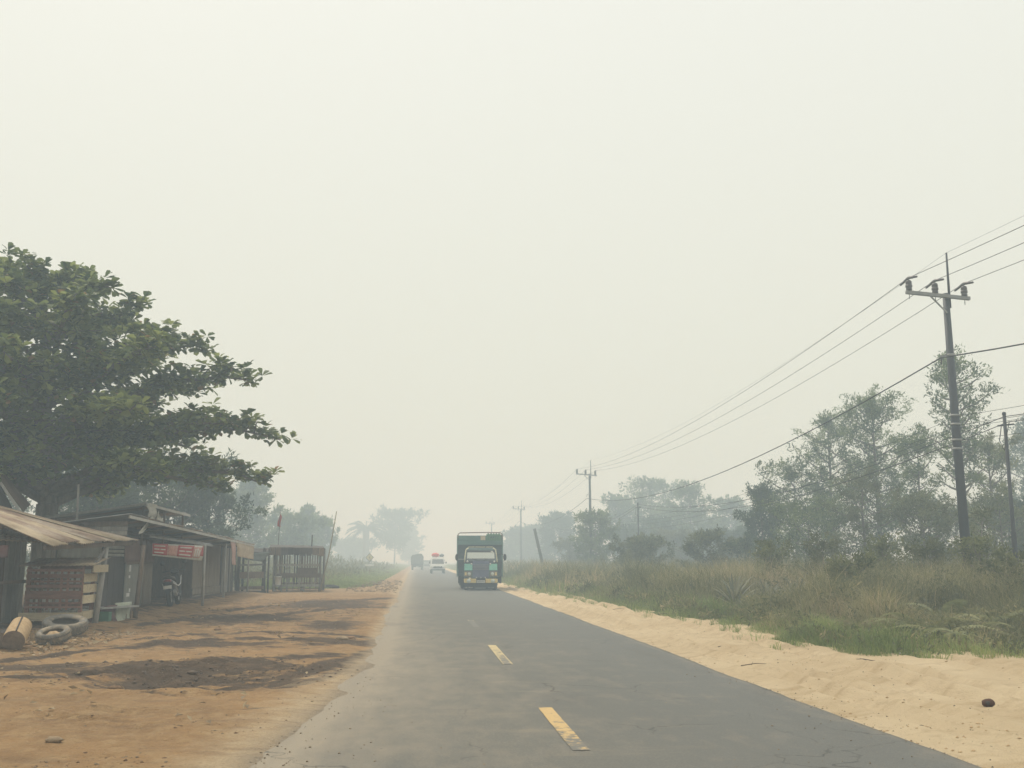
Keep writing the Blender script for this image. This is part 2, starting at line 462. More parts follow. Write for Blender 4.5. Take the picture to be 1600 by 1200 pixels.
# ================================================================== THE SETTING
# ---- base earth to the horizon
def earth_mat():
    m, n, l, p = nodes_of('earth')
    t = n.new('ShaderNodeTexCoord'); z = n.new('ShaderNodeTexNoise'); z.inputs['Scale'].default_value = .35; z.inputs['Detail'].default_value = 10
    l.new(t.outputs['Object'], z.inputs['Vector'])
    r = n.new('ShaderNodeValToRGB'); r.color_ramp.elements[0].position = .35; r.color_ramp.elements[1].position = .68
    r.color_ramp.elements[0].color = (.055, .06, .028, 1); r.color_ramp.elements[1].color = (.13, .10, .055, 1)
    l.new(z.outputs['Fac'], r.inputs[0]); l.new(r.outputs[0], p.inputs['Base Color']); p.inputs['Roughness'].default_value = 1
    MATS['earth'] = m
earth_mat()
gx = np.linspace(-480, 480, 97); gy = np.linspace(-60, 900, 97)
GX, GY = np.meshgrid(gx, gy)
gv = np.stack([GX.ravel(), GY.ravel(), -.16 + 0 * GX.ravel()], 1)
def grid_faces(nx, ny):
    j, i = np.meshgrid(np.arange(ny - 1), np.arange(nx - 1), indexing='ij'); a = (j * nx + i).ravel()
    return np.stack([a, a + 1, a + nx + 1, a + nx], 1)
props(np_mesh('ground', gv, grid_faces(97, 97), 'earth'), kind='structure')

# ---- road
ROAD_L, ROAD_R = -1.75, 4.1
def asphalt_mat():
    m, n, l, p = nodes_of('asphalt')
    t = n.new('ShaderNodeTexCoord')
    def noise(scale, detail=6, st=(1, 1, 1), rough=.6):
        mp = n.new('ShaderNodeMapping'); mp.inputs['Scale'].default_value = st; l.new(t.outputs['Object'], mp.inputs[0])
        z = n.new('ShaderNodeTexNoise'); z.inputs['Scale'].default_value = scale; z.inputs['Detail'].default_value = detail
        z.inputs['Roughness'].default_value = rough; l.new(mp.outputs[0], z.inputs['Vector']); return z.outputs['Fac']
    def mr(src, a, b, c=0, d=1):
        q = n.new('ShaderNodeMapRange'); q.inputs[1].default_value = a; q.inputs[2].default_value = b
        q.inputs[3].default_value = c; q.inputs[4].default_value = d; l.new(src, q.inputs[0]); return q.outputs[0]
    def mixc(fac, a, b):
        q = n.new('ShaderNodeMix'); q.data_type = 'RGBA'
        for s, i in ((a, 6), (b, 7)):
            if isinstance(s, tuple): q.inputs[i].default_value = c4(s)
            else: l.new(s, q.inputs[i])
        l.new(fac, q.inputs[0]); return q.outputs[2]
    def mul(a, b):
        q = n.new('ShaderNodeMath'); q.operation = 'MULTIPLY'; l.new(a, q.inputs[0])
        if isinstance(b, (int, float)): q.inputs[1].default_value = b
        else: l.new(b, q.inputs[1])
        return q.outputs[0]
    big = noise(.5, 5, (1, .25, 1)); fine = noise(48, 4); mid = noise(5, 9, (1, .6, 1), .7)
    col = mixc(mr(big, .35, .65), (.122, .120, .106), (.148, .142, .122))
    col = mixc(mul(mr(mid, .5, .75), .5), col, (.185, .165, .13))
    col = mixc(mul(mr(fine, .35, .65), .65), col, (.085, .084, .076))
    spx = n.new('ShaderNodeSeparateXYZ'); l.new(t.outputs['Object'], spx.inputs[0])
    col = mixc(mul(mr(spx.outputs['X'], .8, 3.2), .45), col, (.105, .114, .116))
    # dust carried on to the left lane and along the edges
    sp = n.new('ShaderNodeSeparateXYZ'); l.new(t.outputs['Object'], sp.inputs[0])
    da = n.new('ShaderNodeAttribute'); da.attribute_name = 'tint'
    dsum = n.new('ShaderNodeMath'); dsum.operation = 'MULTIPLY_ADD'; l.new(noise(2.4, 9, (1, .45, 1), .7), dsum.inputs[0]); dsum.inputs[1].default_value = 1.1; l.new(da.outputs['Fac'], dsum.inputs[2])
    dust = mul(mr(dsum.outputs[0], .62, 1.35), .85)
    col = mixc(dust, col, (.28, .235, .175))
    # dark tyre-polished strip in the far lane
    st = mul(mr(noise(1.2, 4, (1.2, .05, 1)), .55, .75), .35)
    col = mixc(st, col, (.09, .091, .09))
    # oil-dark patches and a pale sandy smear crossing the near lane
    col = mixc(mul(mr(noise(.9, 5, (1, .3, 1)), .58, .72), .45), col, (.075, .075, .072))
    col = mixc(mul(mr(noise(1.1, 9, (.35, 1.5, 1), .72), .56, .70), .4), col, (.24, .205, .15))
    # cracks: thin iso-lines of a distorted cell pattern, only in patches
    vo = n.new('ShaderNodeTexVoronoi'); vo.feature = 'DISTANCE_TO_EDGE'; vo.inputs['Scale'].default_value = .62
    dn = n.new('ShaderNodeTexNoise'); dn.inputs['Scale'].default_value = 2.6; dn.inputs['Detail'].default_value = 6
    l.new(t.outputs['Object'], dn.inputs['Vector'])
    ad = n.new('ShaderNodeMix'); ad.data_type = 'RGBA'; ad.blend_type = 'LINEAR_LIGHT'; ad.inputs[0].default_value = .22
    l.new(t.outputs['Object'], ad.inputs[6]); l.new(dn.outputs['Color'], ad.inputs[7]); l.new(ad.outputs[2], vo.inputs['Vector'])
    cr = mul(mr(vo.outputs['Distance'], .008, .002), mr(noise(.45, 2), .50, .60))
    col = mixc(mul(cr, .7), col, (.035, .033, .03))
    # small pale stones and dark spots ground into the surface
    sp1 = mul(mr(noise(55, 2), .62, .70), .6); col = mixc(sp1, col, (.22, .20, .165))
    sp2 = mul(mr(noise(9, 3), .72, .78), .6); col = mixc(sp2, col, (.05, .048, .045))
    l.new(col, p.inputs['Base Color']); p.inputs['Roughness'].default_value = .82; p.inputs['Specular IOR Level'].default_value = .25
    b = n.new('ShaderNodeBump'); b.inputs['Strength'].default_value = .35; b.inputs['Distance'].default_value = .01
    hh = n.new('ShaderNodeMath'); hh.operation = 'ADD'; l.new(fine, hh.inputs[0]); l.new(mid, hh.inputs[1])
    l.new(hh.outputs[0], b.inputs['Height']); l.new(b.outputs[0], p.inputs['Normal'])
    MATS['asphalt'] = m
asphalt_mat()
ys = np.concatenate([np.arange(-12, 40, .25), np.arange(40, 120, 2.), np.arange(120, 901, 20.)])
xs = np.linspace(0, 1, 61)
YY, XX = np.meshgrid(ys, xs, indexing='ij')
re = ROAD_R + .05 * fbm(ys * .35, ys * 0, 3) * 2 + .03 * fbm(ys * 2.2, ys * 0, 5) * 2
lo_ = np.interp(ys, [-20, 5, 8.1, 12.0, 16.5, 25, 46, 120, 900], [-1.7, -1.5, -1.28, -.95, -.73, -.75, -.80, -1.1, -1.2]) - .38
X = lo_[:, None] + (re - lo_)[:, None] * XX
Z = .02 * (1 - ((X - 1.2) / 3.0) ** 2 * .6) + .012 * fbm(X * .8, YY * .25, 9)
rv = np.stack([X.ravel(), YY.ravel(), Z.ravel()], 1); nx = len(xs); ny = len(ys)
# ragged side skirts down to the earth
sk = rv.reshape(ny, nx, 3)[:, -1].copy(); sk[:, 2] = -.2; sk[:, 0] += .03
sl = rv.reshape(ny, nx, 3)[:, 0].copy(); sl[:, 2] = -.2
rv2 = np.concatenate([sl[:, None], rv.reshape(ny, nx, 3), sk[:, None]], 1).reshape(-1, 3)
_ex, _ey = rv2[:, 0], rv2[:, 1]
_dl = _ex - np.interp(_ey, [-20, 5, 8.1, 12.0, 16.5, 25, 46, 120, 900], [-1.7, -1.5, -1.28, -.95, -.73, -.75, -.80, -1.1, -1.2])
_dust = np.exp(-np.clip(_dl, 0, 9) / .28) * .85 + np.exp(-np.clip(_dl, 0, 9) / np.interp(_ey, [6, 10, 15, 25], [1.0, 1.5, 1.6, .7])) * .58 + np.exp(-np.clip(ROAD_R - _ex, 0, 9) / .10) * .35
road = props(np_mesh('road', rv2, grid_faces(nx + 2, ny), 'asphalt', tint=np.clip(_dust, 0, 1.1), smooth=True), kind='structure')
def road_z(x, y):
    return float(.02 * (1 - ((x - 1.2) / 3.0) ** 2 * .6) + .012 * fbm(np.array([x * .8]), np.array([y * .25]), 9)[0])

def paint_mat(name, wear, hollow=0):
    m, n, l, p = nodes_of(name)
    t = n.new('ShaderNodeTexCoord'); z = n.new('ShaderNodeTexNoise'); z.inputs['Scale'].default_value = 7; z.inputs['Detail'].default_value = 9; z.inputs['Roughness'].default_value = .75
    l.new(t.outputs['Object'], z.inputs['Vector'])
    # wear grows toward the near end and, on the older mark, towards its middle; Generated runs 0..1 over the mark
    s = n.new('ShaderNodeSeparateXYZ'); l.new(t.outputs['Generated'], s.inputs[0])
    w = n.new('ShaderNodeMapRange'); w.inputs[3].default_value = wear; w.inputs[4].default_value = -.06 if wear < .3 else .1
    l.new(s.outputs['Y'], w.inputs[0])
    a = n.new('ShaderNodeMath'); a.operation = 'ADD'; l.new(z.outputs['Fac'], a.inputs[0]); l.new(w.outputs[0], a.inputs[1])
    v = a.outputs[0]
    if hollow:
        cx = n.new('ShaderNodeMath'); cx.operation = 'SUBTRACT'; l.new(s.outputs['X'], cx.inputs[0]); cx.inputs[1].default_value = .5
        ab = n.new('ShaderNodeMath'); ab.operation = 'ABSOLUTE'; l.new(cx.outputs[0], ab.inputs[0])
        h = n.new('ShaderNodeMapRange'); h.inputs[1].default_value = .47; h.inputs[2].default_value = .36; h.inputs[3].default_value = -hollow; h.inputs[4].default_value = hollow * .55
        l.new(ab.outputs[0], h.inputs[0])
        b2 = n.new('ShaderNodeMath'); b2.operation = 'ADD'; l.new(v, b2.inputs[0]); l.new(h.outputs[0], b2.inputs[1]); v = b2.outputs[0]
    r = n.new('ShaderNodeMapRange'); r.inputs[1].default_value = .56; r.inputs[2].default_value = .64; l.new(v, r.inputs[0])
    mx = n.new('ShaderNodeMix'); mx.data_type = 'RGBA'; l.new(r.outputs[0], mx.inputs[0])
    z2 = n.new('ShaderNodeTexNoise'); z2.inputs['Scale'].default_value = 55; z2.inputs['Detail'].default_value = 5; l.new(t.outputs['Object'], z2.inputs['Vector'])
    cy_ = n.new('ShaderNodeMix'); cy_.data_type = 'RGBA'; l.new(z2.outputs['Fac'], cy_.inputs[0])
    cy_.inputs[6].default_value = (.56, .37, .13, 1) if not hollow else (.52, .41, .19, 1)
    cy_.inputs[7].default_value = (.38, .28, .14, 1) if not hollow else (.38, .31, .18, 1)
    l.new(cy_.outputs[2], mx.inputs[6]); mx.inputs[7].default_value = (.128, .122, .106, 1)
    l.new(mx.outputs[2], p.inputs['Base Color']); p.inputs['Roughness'].default_value = .8
    MATS[name] = m
paint_mat('paint_fresh', .17); paint_mat('paint_worn', .10, .12); paint_mat('paint_gone', .6, .1)
for k, (y0, y1, mname) in enumerate(((8.45, 10.85, 'paint_fresh'), (15.3, 18.75, 'paint_worn'), (23.6, 26.6, 'paint_gone'))):
    ny_ = 24; xs_ = np.linspace(1.225, 1.365, 5); ys_ = np.linspace(y0, y1, ny_)
    A, B = np.meshgrid(xs_, ys_)
    A = A + (fbm(A * 20, B * 6, 40 + k) * .012); B = B + np.where((B == y0) | (B == y1), fbm(A * 40, B, 50 + k) * .05, 0)
    C = np.array([road_z(x, y) for x, y in zip(A.ravel(), B.ravel())]) + .005
    v = np.stack([A.ravel(), B.ravel(), C], 1)
    np_mesh('lane_dash', v, grid_faces(5, ny_), mname, parent=road)

# ---- bare dirt yard on the left, its edge lapping over the asphalt
EDGE_L = ([-20, 5, 8.1, 12.0, 16.5, 25, 46, 120, 900], [-1.7, -1.5, -1.28, -.95, -.73, -.75, -.80, -1.1, -1.2])
def left_edge(y): return np.interp(y, *EDGE_L)
def gauss(x, y, cx, cy, sx, sy, rot=0):
    c, s = math.cos(rot), math.sin(rot); dx, dy = x - cx, y - cy
    u = dx * c + dy * s; v = -dx * s + dy * c
    return np.exp(-(u / sx) ** 2 - (v / sy) ** 2)
def yard_height(x, y):
    e = left_edge(y) + .5 * fbm(x * .8, y * .55, 21, 5)
    d = e - x
    rise = np.clip(d, -.6, .45) * .07 + .04 * (1 - np.exp(-np.clip(d, 0, 9) / 1.2))
    h = .012 + rise
    inner = np.clip(d / .8, 0, 1)
    amp = np.clip((46 - y) / 10, .15, 1)
    h = h + inner * amp * (.10 * fbm(x * .45, y * .4, 31) + .055 * fbm(x * 1.6, y * .9, 33) + .04 * fbm(x * 3.4, y * 3, 35) + .03 * fbm(x * 9, y * 7, 37))
    # the muddy hollow and its banks
    w = .35 * fbm(x * .9, y * .9, 61)
    h = h - .24 * gauss(x + w, y + w, -2.75, 13.3, .9, .75) + .05 * gauss(x + w, y, -2.9, 14.9, 1.9, .6, .15) + .04 * gauss(x, y + w, -2.3, 12.2, 1.5, .3, .1)
    h = h + np.clip((d - .45) / 1.5, 0, 1) * rut_height(x, y)
    h = h + inner * (.075 * fbm(x * 5.5, y * 4.5, 63) * gauss(x, y, -2.9, 13.9, 1.9, 1.3) + .05 * fbm(x * 4, y * 2.5, 65) * np.clip((y - 15) / 3, 0, 1) * np.clip((44 - y) / 8, 0, 1))
    # rises gently under the sheds, falls away at the far edges
    h = h + .10 * np.clip((-x - 6.4) / 1.0, 0, 1) * np.clip((52 - y) / 6, 0, 1)
    return h
TRACKS = [([(600, 1015), (560, 1032), (500, 1052), (430, 1069), (350, 1079), (280, 1073), (225, 1058)], .10, .075),
          ([(600, 1030), (545, 1052), (480, 1070), (410, 1084), (345, 1090), (270, 1086)], .07, .05),
          ([(610, 1000), (560, 1009), (470, 1009), (380, 1007), (300, 1013), (220, 1021), (100, 1032), (0, 1046)], .13, .06),
          ([(590, 1000), (500, 996), (400, 994), (320, 999), (230, 1008)], .12, .05),
          ([(615, 950), (520, 957), (420, 966), (300, 976), (230, 984)], .16, .05), ([(625, 935), (540, 943), (440, 951), (340, 961)], .16, .04),
          ([(560, 1075), (480, 1098), (400, 1113), (300, 1120), (150, 1122)], .07, .03), ([(540, 1095), (450, 1118), (350, 1134), (220, 1140), (60, 1136)], .07, .03),
          ([(0, 1075), (90, 1070), (180, 1060), (260, 1052), (340, 1050), (430, 1040), (520, 1030)], .12, .05),
          ([(480, 1120), (420, 1150), (330, 1175), (200, 1190)], .06, .02), ([(60, 1095), (170, 1088), (290, 1098), (390, 1090)], .06, .025)]
TRACKS = [([(gnd(*q).x, gnd(*q).y) for q in t_], w_, d_) for t_, w_, d_ in TRACKS]
def track_dist(x, y, poly):
    d = np.full(x.shape, 99.0)
    for (ax, ay), (bx_, by_) in zip(poly[:-1], poly[1:]):
        ux_, uy_ = bx_ - ax, by_ - ay; t = np.clip(((x - ax) * ux_ + (y - ay) * uy_) / (ux_ * ux_ + uy_ * uy_), 0, 1)
        d = np.minimum(d, np.hypot(x - ax - t * ux_, y - ay - t * uy_))
    return d
def rut_height(x, y):
    wx = .25 * fbm(x * 1.5, y * 1.2, 151); wy = .25 * fbm(x * 1.5, y * 1.2, 153); h = 0
    for poly, w_, d_ in TRACKS:
        d = track_dist(x + wx, y + wy, poly); k = d_ * (1 + 1.4 * fbm(x * 2, y * 2, 157))
        h = h - k * np.exp(-(d / w_) ** 2) + .55 * k * np.exp(-((d - 2.1 * w_) / (.8 * w_)) ** 2)
    return h
def dirt_mat():
    m, n, l, p = nodes_of('dirt')
    t = n.new('ShaderNodeTexCoord')
    def noise(scale, detail=7, st=(1, 1, 1), rough=.62):
        mp = n.new('ShaderNodeMapping'); mp.inputs['Scale'].default_value = st; l.new(t.outputs['Object'], mp.inputs[0])
        z = n.new('ShaderNodeTexNoise'); z.inputs['Scale'].default_value = scale; z.inputs['Detail'].default_value = detail
        z.inputs['Roughness'].default_value = rough; l.new(mp.outputs[0], z.inputs['Vector']); return z.outputs['Fac']
    def mr(src, a, b, c=0, d=1):
        q = n.new('ShaderNodeMapRange'); q.inputs[1].default_value = a; q.inputs[2].default_value = b
        q.inputs[3].default_value = c; q.inputs[4].default_value = d; l.new(src, q.inputs[0]); return q.outputs[0]
    def mixc(fac, a, b):
        q = n.new('ShaderNodeMix'); q.data_type = 'RGBA'
        for s, i in ((a, 6), (b, 7)):
            if isinstance(s, tuple): q.inputs[i].default_value = c4(s)
            else: l.new(s, q.inputs[i])
        l.new(fac, q.inputs[0]); return q.outputs[2]
    def op(o, a, b):
        q = n.new('ShaderNodeMath'); q.operation = o
        for i, s in enumerate((a, b)):
            if isinstance(s, (int, float)): q.inputs[i].default_value = s
            else: l.new(s, q.inputs[i])
        return q.outputs[0]
    at_ = n.new('ShaderNodeAttribute'); at_.attribute_name = 'tint'          # where the wet, oily mud lies
    col = mixc(mr(noise(.9, 6, (1, .7, 1)), .35, .65), (.33, .205, .098), (.235, .145, .07))
    col = mixc(op('MULTIPLY', mr(noise(7, 8, (1, .5, 1)), .45, .7), .6), col, (.40, .285, .155))
    ragged = op('ADD', at_.outputs['Fac'], op('MULTIPLY', op('SUBTRACT', noise(2.6, 10, (.55, 1.5, 1), .78), .5), 2.2))
    mud = mixc(mr(noise(5, 8), .35, .65), (.075, .058, .046), (.042, .035, .031))
    col = mixc(op('MULTIPLY', mr(ragged, .32, .54), .9), col, mud)
    # pale sand spilled near the asphalt
    sa = n.new('ShaderNodeAttribute'); sa.attribute_name = 'sand'
    rs = op('ADD', sa.outputs['Fac'], op('MULTIPLY', op('SUBTRACT', noise(3, 8), .5), 1.0))
    col = mixc(op('MULTIPLY', mr(rs, .4, .9), .8), col, (.46, .36, .235))
    ka = n.new('ShaderNodeAttribute'); ka.attribute_name = 'kerb'
    rk = op('ADD', ka.outputs['Fac'], op('MULTIPLY', op('SUBTRACT', noise(3.5, 9, (1, .6, 1), .7), .5), .9))
    col = mixc(op('MULTIPLY', mr(rk, .35, .95), .95), col, (.245, .205, .155))
    fine = noise(45, 4)
    col = mixc(op('MULTIPLY', mr(fine, .52, .72), .45), col, (.13, .085, .05))
    col = mixc(op('MULTIPLY', mr(noise(1.7, 10, (.5, 2.2, 1), .75), .5, .62), .4), col, (.17, .115, .075))
    col = mixc(op('MULTIPLY', mr(noise(26, 3), .66, .74), .6), col, (.50, .40, .27))
    l.new(col, p.inputs['Base Color']); p.inputs['Roughness'].default_value = .95; p.inputs['Specular IOR Level'].default_value = .15
    b = n.new('ShaderNodeBump'); b.inputs['Strength'].default_value = 1.0; b.inputs['Distance'].default_value = .06
    l.new(op('ADD', op('MULTIPLY', noise(12, 8), 1.0), op('MULTIPLY', fine, .35)), b.inputs['Height']); l.new(b.outputs[0], p.inputs['Normal'])
    MATS['dirt'] = m
dirt_mat()
ys = [-14.0]
while ys[-1] < 420: ys.append(ys[-1] + (.5 if ys[-1] < 4 else max(.055, .0042 * ys[-1] * max(1, ys[-1] / 30))))
ys = np.array(ys); ux = np.concatenate([np.linspace(-16, -9.2, 18)[:-1], np.linspace(-9.2, .2, 150)])
XX, YY = np.meshgrid(ux, ys)
# beyond the yard only a narrow shoulder remains
lim = np.interp(YY, [-20, 50, 54, 60, 420], [-16, -16, -4.5, -3.1, -2.8])
XX = np.where(YY > 50, left_edge(YY) + .9 + (XX - .2) / (16.2) * (left_edge(YY) + .9 - lim), XX)
ZZ = yard_height(XX, YY)
far = np.clip((YY - 50) / 8, 0, 1); edge_d = np.clip((XX - lim) / .8, 0, 1)
ZZ = np.where(YY > 50, ZZ - .22 * (1 - edge_d) * far, ZZ)
ZZ = np.where(XX < -15.5, -.3, ZZ)
mudm = 0
for a in ((-2.8, 13.3, 1.2, .9, .1), (-3.1, 14.4, 1.7, .7, .15), (-1.4, 19.2, 1.0, .9, 0), (-3.6, 18.4, 1.6, .8, .08), (-5.3, 14.6, 1.2, .6, .1), (-4.4, 26.5, 2.0, 3.4, 0), (-3.0, 35, 2.2, 5, 0), (-1.9, 24, .8, 2.4, 0)):
    s_ = 1.0 if a[1] < 15 else .8
    mudm = np.maximum(mudm, s_ * gauss(XX, YY, *a))
for k, (poly, w_, d_) in enumerate(TRACKS):
    mudm = np.maximum(mudm, (.95, .8, .95, .8, .85, .8, .3, .25, .85, .1, .4)[k] * np.exp(-(track_dist(XX, YY, poly) / (w_ * 2.4)) ** 2))
mudm = np.maximum(mudm, .33 * np.clip((YY - 15.5) / 2.5, 0, 1) * np.clip((46 - YY) / 8, 0, 1) * np.clip((left_edge(YY) - XX) / 1.0, 0, 1))
mudm = np.maximum(mudm, .55 * np.clip((-XX - 6.6) / .8, 0, 1) * (YY < 52))
sandm = np.clip(1 - (left_edge(YY) - XX) / np.where(YY < 14, 1.1, .55), 0, 1) * (1 - .5 * gauss(XX, YY, -1.2, 18.6, 1, 1.5)) + (YY > 46) * .5
edgem = np.exp(-np.clip(left_edge(YY) + .12 - XX, 0, 9) / .30)
yv = np.stack([XX.ravel(), YY.ravel(), ZZ.ravel()], 1)
yard = props(np_mesh('dirt_yard', yv, grid_faces(len(ux), len(ys)), 'dirt', tint=mudm.ravel(), smooth=True), kind='structure')
sa_ = yard.data.attributes.new('sand', 'FLOAT', 'POINT'); sa_.data.foreach_set('value', sandm.ravel().astype(np.float32))
ed_ = yard.data.attributes.new('kerb', 'FLOAT', 'POINT'); ed_.data.foreach_set('value', edgem.ravel().astype(np.float32))
def yz(x, y): return float(yard_height(np.array([x]), np.array([y]))[0])

# ---- pale sand shoulder on the right
EDGE_G = ([12, 15.6, 16.6, 18.4, 22.8, 25.8, 30, 34, 40, 54, 120, 900], [9.0, 7.0, 6.75, 6.3, 6.95, 6.65, 6.6, 6.35, 6.0, 5.45, 5.1, 5.0])
def grass_edge(y): return np.interp(y, *EDGE_G)
def grass_low(x): return np.interp(x, [6, 6.9, 7.05, 8.9, 14, 24], [16.5, 16.0, 15.75, 15.0, 14.6, 14.0])
def sand_height(x, y):
    d = x - ROAD_R
    h = -.035 + .09 * (1 - np.exp(-np.clip(d, 0, 9) / 1.3)) + np.clip(d, 0, 1) * (.14 * fbm(x * .5, y * .33, 81) + .085 * fbm(x * 2.1, y * 1.1, 83) + .04 * fbm(x * 6, y * 4, 85))
    for k, (a, b) in enumerate(((4.75, .012), (5.2, .02), (6.0, .035), (6.45, .045), (7.6, .06), (8.1, .07))):
        cx = a + b * np.clip(12 - y, 0, 20) + .2 * fbm(y * .3, y * 0, 90 + k)
        h = h + (-.05 * np.exp(-((x - cx) / .11) ** 2) + .028 * np.exp(-((np.abs(x - cx) - .22) / .08) ** 2)) * np.clip(d * 2, 0, 1) * (.5 + 1.6 * np.clip(fbm(x * .6, y * .5, 95) + .3, 0, 1))
    return h
def sand_mat():
    m, n, l, p = nodes_of('sand')
    t = n.new('ShaderNodeTexCoord')
    def noise(scale, detail=7, st=(1, 1, 1)):
        mp = n.new('ShaderNodeMapping'); mp.inputs['Scale'].default_value = st; l.new(t.outputs['Object'], mp.inputs[0])
        z = n.new('ShaderNodeTexNoise'); z.inputs['Scale'].default_value = scale; z.inputs['Detail'].default_value = detail
        z.inputs['Roughness'].default_value = .62; l.new(mp.outputs[0], z.inputs['Vector']); return z.outputs['Fac']
    def ramp(src, a, b, ca, cb):
        r = n.new('ShaderNodeValToRGB'); r.color_ramp.elements[0].position = a; r.color_ramp.elements[1].position = b
        r.color_ramp.elements[0].color = c4(ca); r.color_ramp.elements[1].color = c4(cb); l.new(src, r.inputs[0]); return r.outputs[0]
    def mix(fac, a, b, k=1):
        q = n.new('ShaderNodeMix'); q.data_type = 'RGBA'; l.new(a, q.inputs[6])
        if isinstance(b, tuple): q.inputs[7].default_value = c4(b)
        else: l.new(b, q.inputs[7])
        mu = n.new('ShaderNodeMath'); mu.operation = 'MULTIPLY'; mu.inputs[1].default_value = k; l.new(fac, mu.inputs[0]); l.new(mu.outputs[0], q.inputs[0])
        return q.outputs[2]
    def mr(src, a, b):
        q = n.new('ShaderNodeMapRange'); q.inputs[1].default_value = a; q.inputs[2].default_value = b; l.new(src, q.inputs[0]); return q.outputs[0]
    col = ramp(noise(.8, 7, (1, .6, 1)), .35, .65, (.55, .425, .265), (.65, .525, .35))
    col = mix(mr(noise(5, 8, (1, .5, 1)), .55, .75), col, (.36, .255, .145), .6)
    fine = noise(60, 3)
    col = mix(mr(fine, .62, .75), col, (.36, .26, .17), .5)
    col = mix(mr(noise(1.6, 10, (.35, 1.6, 1)), .52, .66), col, (.42, .30, .165), .55)
    col = mix(mr(noise(17, 3), .71, .77), col, (.17, .12, .08), .75)
    l.new(col, p.inputs['Base Color']); p.inputs['Roughness'].default_value = .95; p.inputs['Specular IOR Level'].default_value = .12
    b = n.new('ShaderNodeBump'); b.inputs['Strength'].default_value = .9; b.inputs['Distance'].default_value = .05
    ad = n.new('ShaderNodeMath'); ad.operation = 'ADD'; l.new(noise(9, 9, (1, .6, 1)), ad.inputs[0]); l.new(fine, ad.inputs[1])
    l.new(ad.outputs[0], b.inputs['Height']); l.new(b.outputs[0], p.inputs['Normal'])
    MATS['sand'] = m
sand_mat()
ys = [-14.0]
while ys[-1] < 420: ys.append(ys[-1] + (.4 if ys[-1] < 4 else max(.06, .005 * ys[-1] * max(1, ys[-1] / 30))))
ys = np.array(ys); ux = np.linspace(0, 1, 210) ** 1.25
UU, YY = np.meshgrid(ux, ys)
wid = np.interp(YY, [-20, 15.5, 17.5, 22, 420], [16, 15, 5.5, 4.2, 3.0])
XX = ROAD_R - .35 + UU * wid
ZZ = sand_height(XX, YY); ZZ = np.where(UU > .97, -.3, ZZ)
props(np_mesh('sand_shoulder', np.stack([XX.ravel(), YY.ravel(), ZZ.ravel()], 1), grid_faces(len(ux), len(ys)), 'sand', smooth=True), kind='structure')
def sz(x, y): return float(sand_height(np.array([x]), np.array([y]))[0])

# ================================================================== VEGETATION (masses)
def right_side(n, y0, y1, xmax):
    y = nr.uniform(y0, y1, n); x = nr.uniform(4.9, xmax, n)
    gap = np.minimum(x - grass_edge(y) - .25 * fbm(y * 1.3, y * 0 + 3, 101) * 2, (y - grass_low(x)) + .5 * fbm(x * 1.2, x * 0, 103))
    gap = np.where(y > 18.5, x - grass_edge(y) - .5 * fbm(y * .9, y * 0 + 3, 101) * 2, gap)
    k = gap > 0
    return x[k], y[k], gap[k]
FERNS = [(1455, 1012, 1.4), (1502, 1016, 1.3), (1545, 1002, 1.5), (1415, 1005, 1.1), (1352, 1004, 1.0), (1590, 1012, 1.2), (1484, 990, 1.6), (1310, 992, 1.1)]
SPIKES = [(1148, 962, 1.25), (1200, 958, 1.1), (1246, 962, 1.25)]
CLEAR = [(gnd(a, b).x, gnd(a, b).y, .8 * c, .5) for a, b, c in FERNS] + [(gnd(a, b).x, gnd(a, b).y, .9, .5) for a, b, c in SPIKES]
def thin(x, y):
    """the scrub stays low where a fern or spiky clump stands, and on its open side"""
    k = np.ones(len(x))
    for (cx, cy, r_, low) in CLEAR:
        for q in (1.0, .95, .9):
            k = np.minimum(k, 1 - (1 - low * .6) * np.exp(-((x - cx * q) ** 2 + (y - cy * q) ** 2) / (r_ * r_)))
    return k
# tall dry scrub
parts = []
for (n, y0, y1, xm, w, sc) in ((90000, 14, 26, 18, .011, 1), (90000, 26, 42, 27, .016, 1), (70000, 42, 80, 48, .03, 1.05), (36000, 80, 190, 90, .07, 1.1)):
    x, y, g = right_side(n, y0, y1, xm)
    k = x < .64 * y + 2.5; x, y, g = x[k], y[k], g[k]
    h = np.clip(.24 + g * .58, .2, 1.4) * (1 + .9 * fbm(x * .5, y * .5, 111)) * nr.uniform(.55, 1.15, len(x)) * sc
    h = np.clip(h * (1 + 1.1 * fbm(x * 1.1, y * 1.1, 117)), .12, 1.95) * thin(x, y)
    t = np.clip(.38 + 2.4 * fbm(x * .45, y * .3, 113) + nr.normal(0, .24, len(x)), 0, 1)
    keep = nr.random(len(x)) < np.clip(g / 1.3, .05, 1)
    parts.append(blades(x[keep], y[keep], np.full(keep.sum(), -.14), h[keep] + .14, nr.uniform(.5, 1.5, keep.sum()) * w, nr.uniform(.1, .7, keep.sum()), t[keep]))
